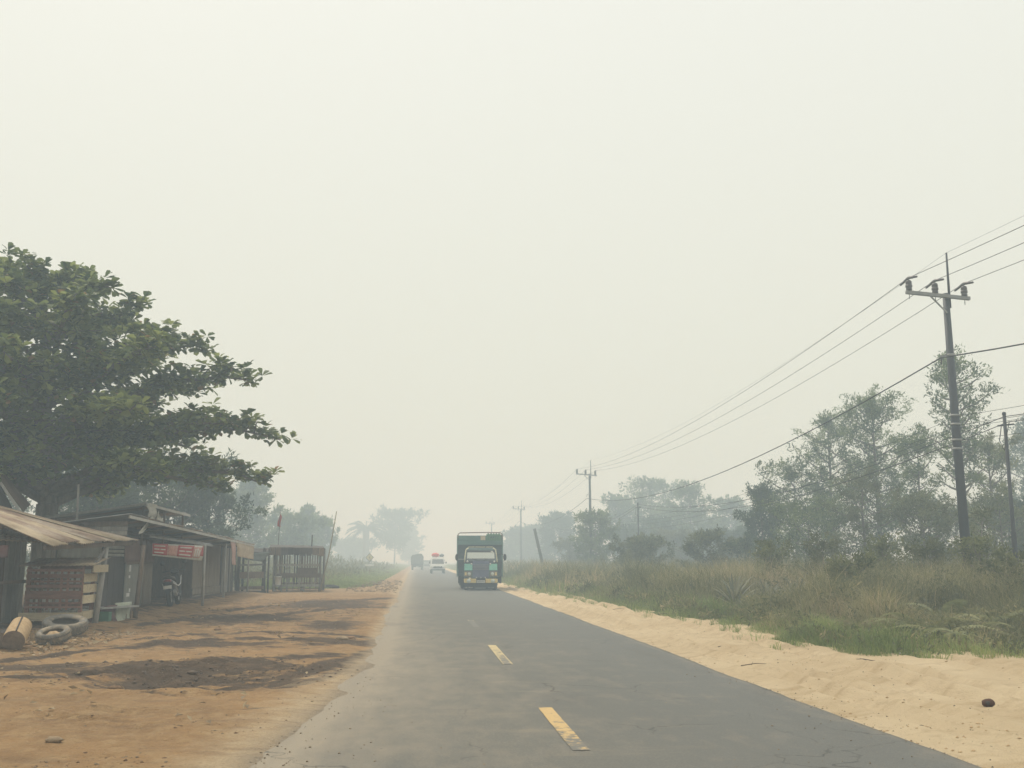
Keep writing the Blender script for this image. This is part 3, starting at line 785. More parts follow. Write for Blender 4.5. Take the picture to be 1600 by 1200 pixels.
# leafy bits on the stalks, gathered in clumps
for (n, m, y0, y1, xm, ls) in ((1100, 80, 14.5, 28, 19, .07), (900, 60, 28, 60, 38, .11), (350, 45, 60, 170, 85, .2)):
    x, y, g = right_side(n, y0, y1, xm)
    k = (x < .64 * y + 2) & (g > .5); x, y, g = x[k], y[k], g[k]
    ht = np.clip(.25 + g * .32, .25, 1.15) * (1 + .8 * fbm(x * .5, y * .5, 111)) * nr.uniform(.6, 1.05, len(x)) * thin(x, y)
    cx = np.repeat(x, m); cy_ = np.repeat(y, m); hh = np.repeat(ht, m); rr = np.repeat(nr.uniform(.15, .5, len(x)), m) * (1 if y0 < 60 else 2.2)
    n2 = len(cx); d = nr.normal(size=(n2, 3)) * .5
    base = np.stack([cx + d[:, 0] * rr, cy_ + d[:, 1] * rr, np.maximum(.02, hh * nr.uniform(.35, 1.0, n2) + d[:, 2] * .12)], 1)
    tt = np.clip(np.repeat(nr.choice([.02, .15, .4, .75], len(x)), m) + nr.normal(0, .14, n2), 0, 1)
    parts.append(leaf_arrays(base, rand_dirs(n2, .35), rand_dirs(n2, .6), nr.uniform(.7, 1.6, n2) * ls * 1.5, nr.uniform(.6, 1.2, n2) * ls * .55, tt, .5))
v, f, t = joinarr(parts)
props(np_mesh('scrub', v, f, 'scrub', t), 'tall dry olive and brown scrub filling the right roadside below the trees', 'scrub', kind='stuff')

# fresh green grass along the sand edge
parts = []
for (n, y0, y1, xm, w, wid) in ((60000, 14.3, 24, 11, .010, 1.1), (60000, 24, 44, 10, .014, 1.3), (30000, 44, 110, 9, .03, 1.6), (9000, 110, 240, 9, .07, 2)):
    x, y, g = right_side(n, y0, y1, xm)
    k = g < wid + .9 * fbm(x * .7, y * .5, 121); x, y, g = x[k], y[k], g[k]
    far_r = np.clip((x - 7.2) / 2.0, 0, 1)
    keep = nr.random(len(x)) > far_r * .6 * (y < 18); x, y, g = x[keep], y[keep], g[keep]
    h = np.clip(.10 + g * .46, .08, .62) * nr.uniform(.5, 1.2, len(x)) * (1 + .8 * fbm(x * 1.2, y * 1.2, 123))
    tt = np.clip(.45 + 1.0 * fbm(x * .6, y * .6, 125) + nr.normal(0, .17, len(x)) + .25 * np.clip((x - 7.3) / 2, 0, 1) * (y < 18), 0, .99)
    parts.append(blades(x, y, np.full(len(x), -.02), h + .02, nr.uniform(.5, 1.4, len(x)) * w, nr.uniform(.1, .9, len(x)), tt))
for k in range(90):
    cy_ = nr.uniform(17, 50) if k % 3 else 15.6; cx = float(grass_edge(cy_)) - abs(nr.normal(0, .28)) if k % 3 else nr.uniform(7.2, 12)
    if k % 3 == 0: cy_ = float(grass_low(cx)) - abs(nr.normal(0, .35))
    m_ = int(nr.integers(10, 45)); sp_ = nr.uniform(.03, .12)
    parts.append(blades(cx + nr.normal(0, sp_, m_), cy_ + nr.normal(0, sp_, m_), np.full(m_, sz(cx, cy_) - .02), nr.uniform(.06, .26, m_), nr.uniform(.006, .013, m_), nr.uniform(.3, 1, m_), np.clip(nr.uniform(.3, .8) + nr.normal(0, .15, m_), 0, 1)))
v, f, t = joinarr(parts)
props(np_mesh('grass', v, f, 'grass_green', t), 'short green grass along the edge of the pale sand shoulder', 'grass', kind='stuff')

# left verge beyond the sheds: low grass by the road, tall weeds behind it
parts = []
def left_side(n, y0, y1, w):
    y = nr.uniform(y0, y1, n); g = nr.uniform(0, w, n)
    e = np.interp(y, [50, 56, 64, 90, 160, 300], [-4.9, -4.2, -2.9, -2.6, -2.5, -2.5]) + .6 * fbm(y * .7, y * 0, 131)
    return e - g, y, g
for (n, y0, y1, w_, bw) in ((26000, 52, 80, 4, .03), (14000, 80, 150, 4, .06), (6000, 150, 300, 4, .12)):
    x, y, g = left_side(n, y0, y1, w_)
    h = np.clip(.12 + g * .16, .1, .6) * nr.uniform(.5, 1.2, n)
    parts.append(blades(x, y, np.full(n, -.14), h + .14, nr.uniform(.5, 1.4, n) * bw, nr.uniform(.1, .8, n), np.clip(.5 + .9 * fbm(x * .5, y * .3, 133) + nr.normal(0, .15, n), 0, .96)))
v, f, t = joinarr(parts)
props(np_mesh('grass', v, f, 'grass_green', t), 'low green grass on the left verge past the slatted hut', 'grass', kind='stuff')
parts = []
for (n, m, y0, y1, w_, ls) in ((300, 60, 56, 90, 22, .16), (420, 50, 90, 190, 45, .3)):
    x, y, g = left_side(n, y0, y1, w_); x -= 2.0 + 1.2 * nr.random(n)
    ht = np.clip(.5 + g * .22, .5, 1.9) * nr.uniform(.6, 1.15, n)
    cx = np.repeat(x, m); cy_ = np.repeat(y, m); n2 = len(cx); d = nr.normal(size=(n2, 3)) * (.45 if y0 < 80 else .8)
    base = np.stack([cx + d[:, 0], cy_ + d[:, 1], np.maximum(.0, np.repeat(ht, m) * nr.uniform(.1, 1, n2))], 1)
    parts.append(leaf_arrays(base, rand_dirs(n2, .6), rand_dirs(n2, .5), nr.uniform(.8, 1.8, n2) * ls * 1.5, nr.uniform(.6, 1.2, n2) * ls * .5, np.clip(np.repeat(nr.uniform(0, .6, n), m) + nr.normal(0, .12, n2), 0, .9), .5))
v, f, t = joinarr(parts)
props(np_mesh('weeds', v, f, 'scrub', t), 'tall hazy weeds behind the grass on the left verge', 'weeds', kind='stuff')

# ================================================================== TREES
def bent(a, b, k, wob, r, up=0):
    a, b = Vector(a), Vector(b); L = (b - a).length; pts = []
    for i in range(k + 1):
        u = i / k; p = a.lerp(b, u)
        if 0 < i < k: p += Vector((r.uniform(-1, 1), r.uniform(-1, 1), r.uniform(-1, 1))) * wob * L
        p.z += up * L * math.sin(math.pi * u)
        pts.append(p)
    return pts

# ---- the big tropical almond over the sheds
def almond():
    r = random.Random(3)
    bx, by = at(72, 780, 30.5).x, 30.5
    t = thing('almond_tree', 'large spreading broad-leaved tree with tiered crown behind the roadside sheds', 'tree', (bx, by, 0))
    fork = Vector((bx + .05, by, 3.05))
    mb = MB(); mb.tube([(bx, by, -.2), (bx - .02, by, .6), (bx + .04, by, 1.8), fork], [.42, .34, .3, .3], 12)
    trunk = mb.build('trunk', 'bark', t)
    leader = bent(fork, (bx - .55, by + .2, 9.6), 7, .012, r)
    MB().tube(leader, [.26, .23, .2, .17, .13, .10, .07, .03], 9).build('limb', 'bark', t)
    lead_at = lambda z: leader[min(7, max(0, int(round((z - 3.05) / 6.95 * 7))))]
    # tiers: height of attachment, tip rise, reach towards the road, reach elsewhere, number of limbs
    tiers = [(3.3, .85, 6.0, 5.2, 8), (3.8, 1.3, 6.6, 5.2, 9), (5.0, 1.75, 5.7, 5.2, 9), (6.3, 1.6, 4.0, 4.6, 8), (7.6, 1.15, 2.3, 3.0, 7), (8.9, .8, .4, 1.9, 5)]
    pos, tin = [], []
    for ti, (z0, rise, reach, other, nl) in enumerate(tiers):
        for k in range(nl):
            az = 2 * math.pi * (k + .5 * (ti % 2)) / nl + r.uniform(-.15, .15)
            if k == 0: az = -.10 if ti in (1, 2) else .05
            toward = max(0, math.cos(az)) ** 1.5
            L = (other + (reach - other) * toward) * (r.uniform(.86, 1.0) if k else 1)
            a = lead_at(z0 + r.uniform(-.2, .2)) if ti else fork + Vector((0, 0, r.uniform(-.2, .4)))
            droop = -.55 if ti == 0 else 0
            b = Vector((bx + math.cos(az) * L, by + math.sin(az) * L, z0 + rise + droop + r.uniform(-.25, .25)))
            path = bent(a, b, 6, .018, r, .10)
            rad = [.15, .125, .10, .08, .06, .04, .02] if ti < 4 else [.08, .07, .06, .05, .04, .03, .015]
            MB().tube(path, rad, 7, cap=False).build('limb', 'bark', t)
            # side shoots make a flat spray of rosettes
            tw = MB(); ns = int(10 + L * 2.8)
            for s in range(ns):
                u = .22 + .78 * (s + r.random()) / ns
                i = min(5, int(u * 6)); p = path[i].lerp(path[i + 1], u * 6 - i)
                sl = (1.0 - u) * 1.7 * min(1, L / 4) + .35
                sa = az + r.choice((-1, 1)) * r.uniform(.5, 1.25)
                q = p + Vector((math.cos(sa) * sl, math.sin(sa) * sl, r.uniform(-.05, .34)))
                if s % 2 == 0: tw.tube([p, p.lerp(q, .5) + Vector((0, 0, .05)), q], [.025, .018, .008], 4, cap=False)
                nq = 2 + int(sl * 3.2)
                for w in range(nq):
                    c = p.lerp(q, (w + .6) / nq) + Vector((r.gauss(0, .13), r.gauss(0, .13), r.gauss(.0, .06) + (.10 if r.random() < .6 else -.05)))
                    pos.append(c); tin.append(r.random())
            if ti < 5: tw.build('twigs', 'bark', t)['kind'] = 'stuff'
    pos = np.array([tuple(p) for p in pos]); tin = np.array(tin)
    m = 9; n = len(pos) * m
    base = np.repeat(pos, m, 0); az = nr.uniform(0, 2 * np.pi, n); el = np.where(nr.random(n) < .6, nr.uniform(.05, .8, n), nr.uniform(-.9, .1, n))
    d = np.stack([np.cos(az) * np.cos(el), np.sin(az) * np.cos(el), np.sin(el)], 1)
    up = np.stack([nr.normal(0, .25, n), nr.normal(0, .25, n), np.ones(n)], 1)
    tn = np.clip(np.repeat(tin ** 1.5, m) * .62 + nr.uniform(0, .22, n), 0, .86); tn = np.where(nr.random(n) < .02, 1.0, tn)
    v, f, tt = round_leaf_arrays(base + d * .03, d, up, nr.uniform(.20, .33, n), nr.uniform(.13, .19, n), tn)
    np_mesh('crown', v, f, 'leaf_almond', tt, t)
almond()

# ---- slender roadside trees
def tree(name, label, px, top, Y, width_px, leaf, nleaf, seed, lsize=.10, bare=.18, shape='oval', group=None, sides=5, trunk_mat='bark', gappy=.5, lean=0, base_z=-.15):
    r = random.Random(seed); lsize = max(lsize, .0024 * Y)
    tp = at(px, top, Y); H = tp.z; bx = tp.x - lean
    W = width_px / FPX * Y * .5
    t = thing(name, label, 'tree', (bx, Y, base_z), group=group)
    k = 7; stem = [Vector((bx + lean * (i / k) ** 1.3 + r.uniform(-.04, .04) * H * .12, Y + r.uniform(-.04, .04) * H * .12, base_z + (H - base_z) * i / k * .97)) for i in range(k + 1)]
    r0 = .016 * H + .02
    MB().tube(stem, [r0 * (1 - .9 * i / k) for i in range(k + 1)], 7).build('trunk', trunk_mat, t)
    def prof(u):
        if shape == 'cone': return max(.08, (1 - u) ** .8) * min(1, .45 + u * 3)
        if shape == 'slim': return (.75 + .25 * math.sin(u * 9 + seed)) * (math.sin(math.pi * min(1, u * .88 + .12)) ** .6)
        if shape == 'spread': return math.sin(math.pi * min(1, .12 + u * .85)) ** .5 * (.8 + .3 * u)
        return math.sin(math.pi * min(1, .15 + u * .82)) ** .65
    nb = int(20 + H * 3.2); tw0, twd, twl = [], [], []; limbs = MB(); lobe = [r.uniform(0, 6.28) for _ in range(3)]
    for i in range(nb):
        u = (i + r.random()) / nb; z = base_z + (bare + (1 - bare) * u) * (H - base_z)
        ki = min(k - 1, int((z - base_z) / (H - base_z) / .97 * k)); fr = min(1, (z - base_z) / (H - base_z) / .97 * k - ki)
        p = stem[ki].lerp(stem[ki + 1], fr)
        az = i * 2.399 + r.uniform(-.6, .6)
        L = W * prof(u) * r.choice((r.uniform(.4, .7), r.uniform(.7, 1.0), r.uniform(.85, 1.3))) * (1 + .25 * math.sin(2 * az + lobe[0] + 5 * u) + .2 * math.sin(11 * u + lobe[1]))
        rise = r.uniform(.35, 1.0) * (1.25 if shape in ('slim', 'cone') else .8)
        q = p + Vector((math.cos(az) * L, math.sin(az) * L, L * rise - .1 * L))
        if q.z > H: q.z = H - r.uniform(0, .04) * H
        limbs.tube([p, p.lerp(q, .5) - Vector((0, 0, .07 * L)), q], [r0 * .34 * (1 - u * .6), r0 * .22, .008], 4, cap=False)
        d0 = (q - p).normalized()
        for c in range(3 + int(4 * min(1.5, L / max(.3, W)) + 1.5)):
            w = .25 + .8 * r.random()
            if r.random() < gappy * .3: continue
            dv = (d0 * .8 + Vector((r.gauss(0, .6), r.gauss(0, .6), r.gauss(.45, .4)))).normalized()
            tw0.append(p.lerp(q, min(1, w))); twd.append(dv); twl.append(W * r.uniform(.16, .36) + .15)
    for c in range(4): tw0.append(stem[-1] - Vector((0, 0, .05 * H))); twd.append(Vector((r.gauss(0, .35), r.gauss(0, .35), 1)).normalized()); twl.append(.06 * H)
    limbs.build('branches', trunk_mat, t)['kind'] = 'stuff'
    P = np.array([tuple(p) for p in tw0]); D = np.array([tuple(p) for p in twd]); TL = np.array(twl); nP = len(P); m = max(6, nleaf // nP); n = nP * m
    uu = nr.random(n) ** .8; LL = np.repeat(TL, m); DD = np.repeat(D, m, 0)
    base = np.repeat(P, m, 0) + DD * (uu * LL)[:, None] + nr.normal(size=(n, 3)) * (LL * .30 * (1.05 - .75 * uu))[:, None] * np.array([1, 1, .8])
    d = norm(DD * .9 + nr.normal(size=(n, 3)) * .75)
    tn = np.clip(np.repeat(nr.uniform(.0, .9, nP), m) + nr.normal(0, .15, n), 0, 1)
    v, f, tt = leaf_arrays(base, d, rand_dirs(n, .8), nr.uniform(.7, 1.5, n) * lsize * 1.25, nr.uniform(.7, 1.3, n) * lsize * .46, tn, .5, .15)
    np_mesh('crown', v, f, leaf, tt, t)
    return t

RT = 'trees along the right side of the road'
tree('slender_tree', 'tall thin tree rising directly behind the near utility pole', 1488, 560, 42, 118, 'leaf_acacia', 5500, 1, .13, .42, 'slim', RT, gappy=1.0, trunk_mat='bark_pale')
tree('roadside_tree', 'tallest bushy green tree left of the near utility pole', 1362, 630, 50, 185, 'leaf_acacia', 17000, 2, .12, .16, 'slim', RT, gappy=1.0)
tree('roadside_tree', 'narrow-topped tree with thin crown just left of the tallest bushy tree', 1292, 652, 54, 110, 'leaf_acacia', 7500, 3, .12, .14, 'slim', RT, gappy=.9)
tree('roadside_tree', 'low sloping bushy tree at the left shoulder of the large right-hand clump', 1240, 735, 54, 130, 'leaf_acacia', 9500, 4, .12, .08, 'oval', RT, gappy=.9)
tree('conical_tree', 'dark conical tree at the left end of the large right-hand clump', 1188, 768, 54, 105, 'leaf_dense', 12000, 5, .12, .02, 'cone', RT, gappy=.2)
tree('roadside_tree', 'mid-height loose tree between the tallest bushy tree and the near utility pole', 1432, 690, 44, 120, 'leaf_acacia', 7500, 6, .11, .15, 'slim', RT, gappy=1.1)
tree('roadside_tree', 'yellow-green tree between the near utility pole and the short pole', 1543, 690, 44, 110, 'leaf_yellowish', 7500, 7, .11, .15, 'slim', RT, gappy=1.1)
tree('roadside_tree', 'pale tree at the far right edge of the picture behind the short pole', 1612, 668, 66, 130, 'leaf_dense', 13000, 8, .14, .1, 'oval', RT, gappy=.5)
tree('low_tree', 'short yellowish bush-like tree in front of the tallest bushy tree', 1345, 745, 42, 110, 'leaf_olive', 8000, 9, .10, .05, 'oval', RT, gappy=.6)
tree('low_tree', 'short dark bush-like tree under the slope of the right-hand clump', 1262, 790, 46, 150, 'leaf_acacia', 9000, 10, .11, .02, 'spread', RT, gappy=.3)
tree('low_tree', 'short green bush-like tree left of the foot of the near utility pole', 1440, 785, 38, 130, 'leaf_olive', 8500, 12, .10, .02, 'spread', RT, gappy=.5)
tree('low_tree', 'short leafy tree right of the foot of the near utility pole', 1560, 775, 39, 110, 'leaf_yellowish', 7000, 13, .10, .05, 'oval', RT, gappy=.8)
tree('dead_stem_tree', 'thin pale-stemmed sapling between the near utility pole and the short pole', 1536, 800, 30, 42, 'leaf_olive', 700, 14, .09, .4, 'slim', RT, gappy=1, trunk_mat='bark_pale', lean=.35)
for k, (px, top, Y, w_, lab) in enumerate(((1205, 852, 33, 70, 'low olive bush in the scrub below the dark conical tree'), (1285, 846, 31, 80, 'low olive bush in the scrub below the narrow-topped tree'), (1378, 850, 29, 75, 'low olive bush in the scrub below the tallest bushy tree'),
                                    (1452, 856, 27, 70, 'low olive bush in the scrub just left of the near utility pole'), (1530, 848, 25, 80, 'low olive bush in the scrub between the near utility pole and short pole'), (1602, 862, 22, 90, 'low olive bush in the scrub at the right edge of the picture'), (1325, 880, 25, 60, 'small low bush in the middle of the scrub right of the spiky clumps'))):
    tree('bush', lab, px, top, Y, w_, 'leaf_olive' if k % 2 else 'leaf_yellowish', 3200, 70 + k, .085, .0, 'spread', 'low bushes standing in the scrub', gappy=.9)
MT = 'hazy trees farther along the right side'
tree('hazy_tree', 'small hazy tree in the gap left of the dark conical tree', 1142, 785, 130, 70, 'leaf_acacia', 7000, 15, .2, .15, 'oval', MT, gappy=.8)
tree('hazy_tree', 'round-topped hazy tree at the right end of the middle clump', 1078, 762, 122, 78, 'leaf_acacia', 6500, 16, .17, .1, 'oval', MT, gappy=.6)
tree('hazy_tree', 'tallest hazy tree of the middle clump beside the short far pole', 1014, 754, 140, 92, 'leaf_acacia', 7500, 17, .19, .12, 'oval', MT, gappy=.7)
tree('hazy_tree', 'low hazy tree filling the middle clump between its two tallest trees', 1048, 800, 134, 90, 'leaf_acacia', 6000, 18, .18, .05, 'spread', MT, gappy=.4)
tree('hazy_tree', 'sparse pointed hazy tree left of the short far pole', 968, 782, 145, 70, 'leaf_acacia', 7000, 19, .2, .15, 'slim', MT, gappy=.9)
tree('hazy_tree', 'dark round tree at the foot of the second utility pole', 930, 806, 90, 82, 'leaf_acacia', 6500, 20, .16, .06, 'spread', MT, gappy=.6)
tree('hazy_tree', 'dense hazy tree beside the leaning broken post', 874, 808, 165, 62, 'leaf_dense', 9000, 21, .2, .03, 'oval', MT, gappy=.2)
tree('hazy_tree', 'faint low tree left of the leaning broken post', 832, 826, 210, 50, 'leaf_dense', 6000, 22, .3, .03, 'spread', MT, gappy=.4)
tree('hazy_tree', 'faint round tree just above the truck mirror', 806, 832, 210, 40, 'leaf_dense', 5000, 23, .36, .03, 'oval', MT, gappy=.4)
tree('hazy_tree', 'faint tall tree far behind the gap left of the dark conical tree', 1110, 815, 180, 60, 'leaf_dense', 6000, 24, .27, .03, 'spread', MT, gappy=.4)
tree('bush', 'low roadside bush in front of the middle hazy clump', 1000, 850, 62, 90, 'leaf_olive', 8000, 25, .12, .0, 'spread', MT, gappy=.6)
tree('bush', 'low leafy bush below the gap left of the dark conical tree', 1110, 838, 56, 80, 'leaf_olive', 8000, 26, .11, .0, 'spread', MT, gappy=.6)
for (px, top, Y, w_, n_, sd, lab) in ((985, 832, 112, 70, 6000, 51, 'low hazy tree left of the foot of the short thin telephone pole'), (1062, 836, 100, 80, 7000, 52, 'low hazy tree in front of the two tallest hazy trees'),
                                    (1150, 832, 90, 70, 6000, 53, 'low hazy tree close to the left side of the dark conical tree'), (905, 848, 112, 60, 5000, 54, 'low hazy bush between the leaning broken post and the second utility pole'),
                                    (1025, 815, 118, 80, 7000, 55, 'hazy tree showing behind the short thin telephone pole'), (1492, 800, 47, 120, 9000, 56, 'low tree filling the space behind the near utility pole'), (1590, 790, 46, 90, 8000, 57, 'low tree behind the short dark telephone pole at the right edge')):
    tree('low_tree' if Y < 60 else 'hazy_tree', lab, px, top, Y, w_, 'leaf_dense' if sd % 2 else 'leaf_olive', n_, sd, .1, .03, 'spread', RT if Y < 60 else MT, gappy=.5)
LT = 'trees behind the roadside sheds'
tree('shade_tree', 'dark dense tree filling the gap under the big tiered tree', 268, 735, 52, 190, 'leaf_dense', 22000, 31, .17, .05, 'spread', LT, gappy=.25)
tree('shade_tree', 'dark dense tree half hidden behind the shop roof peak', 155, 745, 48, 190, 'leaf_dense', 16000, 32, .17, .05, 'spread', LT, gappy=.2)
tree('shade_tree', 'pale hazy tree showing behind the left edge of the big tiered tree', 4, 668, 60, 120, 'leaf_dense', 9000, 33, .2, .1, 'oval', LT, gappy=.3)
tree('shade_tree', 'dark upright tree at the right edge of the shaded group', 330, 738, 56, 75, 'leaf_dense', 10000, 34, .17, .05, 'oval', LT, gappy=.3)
tree('light_tree', 'loose light-green tree to the left of the red flag', 392, 758, 105, 92, 'leaf_acacia', 12000, 35, .2, .12, 'oval', LT, gappy=.8)
tree('light_tree', 'wide hazy tree behind the slatted hut roof', 455, 812, 118, 100, 'leaf_acacia', 10000, 36, .2, .08, 'spread', LT, gappy=.6)
tree('light_tree', 'pointed hazy tree behind the right end of the slatted hut', 480, 795, 140, 40, 'leaf_acacia', 5000, 37, .22, .1, 'slim', LT, gappy=.7)
tree('light_tree', 'small hazy tree beside the leaning bamboo pole', 505, 812, 145, 36, 'leaf_acacia', 5000, 38, .22, .1, 'oval', LT, gappy=.6)
tree('far_tree', 'faint broad tree standing right of the palm on the left side', 618, 802, 265, 66, 'leaf_dense', 5000, 39, .3, .28, 'spread', LT, gappy=.3)
tree('far_tree', 'faint low tree line stretch behind the road sign', 545, 850, 280, 75, 'leaf_dense', 6000, 40, .32, .0, 'spread', LT, gappy=.3)
tree('far_tree', 'faintest tree beside the far covered truck', 640, 825, 320, 34, 'leaf_dense', 4000, 42, .4, .1, 'oval', LT, gappy=.5)

# ---- oil palm in the haze
def palm():
    Y = 255; tp = at(572, 826, Y); bx = tp.x; H = tp.z; r = random.Random(5)
    t = thing('palm_tree', 'faint palm with drooping fronds behind the diamond road sign', 'palm tree', (bx, Y, -.1))
    MB().tube([(bx, Y, -.2), (bx + .1, Y, H * .5), (bx, Y, H)], [.85, .76, .8], 9).build('trunk', 'bark', t)
    for k in range(22):
        az = k * 2.399; el = .95 - 1.15 * (k / 22); L = r.uniform(5.8, 7.0); pts = []
        d = Vector((math.cos(az), math.sin(az), 0))
        for i in range(9):
            u = i / 8; pts.append(Vector((bx, Y, H)) + d * (L * u * math.cos(el) * (1 - .12 * u)) + Vector((0, 0, L * (math.sin(el) * u - .55 * u * u))))
        mb = MB(); mb.tube(pts, [.09, .08, .07, .06, .05, .04, .03, .02, .015], 4, cap=False)
        o = []
        for i in range(1, 44):
            u = i / 44; j = min(7, int(u * 8)); p = pts[j].lerp(pts[j + 1], u * 8 - j); ll = 1.4 * math.sin(math.pi * (.12 + .84 * u)) + .1
            for s in (-1, 1):
                side = d.cross(Vector((0, 0, 1))) * s
                q = p + side * ll * .8 + d * ll * .4 - Vector((0, 0, ll * r.uniform(.2, .55))); wv = d * .13
                o.append((p - wv, p + wv, q))
        for a, b, c in o: mb.poly([a, b, c], [(0, 1, 2)])
        ob = mb.build('frond', 'leaf_palm', t)
palm()

# ---- ferns and spiky pandanus clumps in the scrub
def fern(px, py, size, seed, leaf, label, group):
    r = random.Random(seed); g = gnd(px, py); t = thing('fern', label, 'fern', (g.x, g.y, 0), group=group)
    P = []
    for k in range(9):
        az = r.uniform(0, 6.28); el = r.uniform(.75, 1.25); L = size * r.uniform(.8, 1.15); d = np.array([math.cos(az), math.sin(az), 0]); s = np.array([-math.sin(az), math.cos(az), 0])
        base, dr, ln, wd, tn = [], [], [], [], []
        tone = r.uniform(.2, .8)
        for i in range(3, 26):
            u = i / 26; p = np.array([g.x, g.y, .0]) + d * L * u * math.cos(el) * (1 + .5 * u) + np.array([0, 0, L * (math.sin(el) * u - .62 * u ** 2.4)])
            for sg in (-1, 1):
                base.append(p); dr.append(s * sg + d * .45 + np.array([0, 0, -.15])); ln.append(size * .30 * (1 - u) ** .8 * min(1, u * 4) + .02); wd.append(size * .045); tn.append(min(1, max(0, tone + r.gauss(0, .08))))
        P.append(leaf_arrays(np.array(base), np.array(dr), np.tile([0, 0, 1.], (len(base), 1)), np.array(ln), np.array(wd), np.array(tn), .4))
        # the stalk itself
        ii = np.arange(0, 27) / 26.; c = np.array([g.x, g.y, -.1]) + d * (L * ii * math.cos(el) * (1 + .5 * ii))[:, None]; c[:, 2] += L * (math.sin(el) * ii - .62 * ii ** 2.4)
        w = s * .006; v = np.stack([c - w, c + w], 1).reshape(-1, 3); i0 = np.arange(26)[:, None] * 2
        P.append((v, np.concatenate([i0 + [[0, 1, 3]], i0 + [[0, 3, 2]]], 0), np.full(len(v), .6)))
        v, f, tt = joinarr(P); P = []
        np_mesh('frond', v, f, leaf, tt, t)
FG = 'ferns at the front of the scrub'
for k, (leaf, lab) in enumerate((
        ('fern', 'large arching fern standing at the grass edge right of the litter'),
        ('fern', 'large green fern close to the right edge of the sand'),
        ('fern', 'tall yellow-green fern behind the large ferns, toward the right edge'),
        ('fern', 'fern half sunk in scrub, left of the large arching fern'),
        ('fern_dry', 'dry straw-coloured fern in the scrub above the litter'),
        ('fern_dry', 'dry brown fern at the very right edge of the picture'),
        ('fern', 'fern rising from the scrub behind the large arching fern'),
        ('fern_dry', 'pale dry fern in the scrub right of the spiky clumps'))):
    px, py, s = FERNS[k]
    fern(px, py, s, 200 + k, leaf, lab, FG)
def pandanus(px, py, size, seed, label):
    r = random.Random(seed); g = gnd(px, py); t = thing('pandanus', label, 'plant', (g.x, g.y, 0), group='spiky clumps in the scrub')
    n = 46; P = []
    for k in range(n):
        az = r.uniform(0, 6.28); el = r.uniform(.35, 1.35); L = size * r.uniform(.7, 1.15); d = Vector((math.cos(az), math.sin(az), 0)); s = Vector((-d.y, d.x, 0)); vs = []
        for i in range(6):
            u = i / 5; p = Vector((g.x, g.y, .25)) + d * (L * u * math.cos(el)) + Vector((0, 0, L * (math.sin(el) * u - .3 * u ** 3))); w = .04 * (1 - u) ** .7 + .003
            vs += [p - s * w, p + s * w]
        v = np.array([tuple(x) for x in vs]); i0 = np.arange(5)[:, None] * 2
        P.append((v, np.concatenate([i0 + [[0, 1, 3]], i0 + [[0, 3, 2]]], 0), np.full(len(v), r.random())))
    v, f, tt = joinarr(P); np_mesh('leaves', v, f, 'pandanus', tt, t)
    MB().tube([(g.x, g.y, -.2), (g.x, g.y, .3)], [.07, .05], 6).build('stem', 'bark', t)
for k, which in enumerate(('left', 'middle', 'right')):
    pandanus(*SPIKES[k], k + 1, which + ' one of three grey-green spiky clumps behind the green grass')

# ================================================================== SHEDS ON THE LEFT
rr = random.Random(17)
def lerp3(a, b, u): return Vector(a).lerp(Vector(b), u)
def roof_of_sheets(parent, e0, e1, b0, b1, n, material, corr=.014, sag=0, jit=.05, name='roof_sheet', start=.0):
    """corrugated sheets laid side by side along the eave e0-e1, running back to b0-b1"""
    for k in range(n):
        u0, u1 = k / n - .006, (k + 1) / n + .012
        lift = Vector((0, 0, .012 * (k % 2) + rr.uniform(0, .012)))
        ja = rr.uniform(-jit, jit); ev0, ev1 = lerp3(e0, e1, u0), lerp3(e0, e1, u1); bk0, bk1 = lerp3(b0, b1, u0), lerp3(b0, b1, u1)
        dn = (ev0 - bk0).normalized() * ja
        MB().sheet(ev0 + dn + lift, ev1 + dn + lift, bk1 + lift, bk0 + lift, .005, corr, .10, nv=5, sag=sag, seed=rr.randint(0, 999), wob=.01).build(name, material if not isinstance(material, (list, tuple)) else material[k % len(material)], parent)
def planks_wall(parent, a, b, z0, z1, n, material, th=.025, name='plank', gap=.012, ragged=.05, skip=()):
    """upright boards side by side from a to b (ground points)"""
    a, b = Vector(a), Vector(b); d = (b - a); L = d.length; d.normalize(); nrm = Vector((-d.y, d.x, 0))
    for k in range(n):
        if k in skip: continue
        s0, s1 = L * k / n + gap / 2, L * (k + 1) / n - gap / 2; off = nrm * rr.uniform(-.006, .006)
        zt = z1 + rr.uniform(-ragged, ragged * .3); p, q = a + d * s0 + off, a + d * s1 + off; t_ = nrm * th / 2; tl = d * rr.uniform(-.012, .012)
        MB().hexa([(p - t_).to_tuple()[:2] + (z0,), (q - t_).to_tuple()[:2] + (z0,), (q + t_).to_tuple()[:2] + (z0,), (p + t_).to_tuple()[:2] + (z0,),
                   tuple((p - t_ + tl).to_tuple()[:2]) + (zt,), tuple((q - t_ + tl).to_tuple()[:2]) + (zt,), tuple((q + t_ + tl).to_tuple()[:2]) + (zt,), tuple((p + t_ + tl).to_tuple()[:2]) + (zt,)]
                  ).build(name, material if isinstance(material, str) else rr.choice(material), parent)
def boards_wall(parent, a, b, z0, z1, n, material, th=.022, name='board', gap=.015):
    """level boards one above the other"""
    a, b = Vector(a), Vector(b)
    for k in range(n):
        h = (z1 - z0) / n; za, zb = z0 + h * k + gap / 2, z0 + h * (k + 1) - gap / 2
        t0 = rr.uniform(-.015, .015)
        MB().bar((a.x, a.y, (za + zb) / 2 - t0), (b.x, b.y, (za + zb) / 2 + t0), th, zb - za).build(name, material if isinstance(material, str) else rr.choice(material), parent)
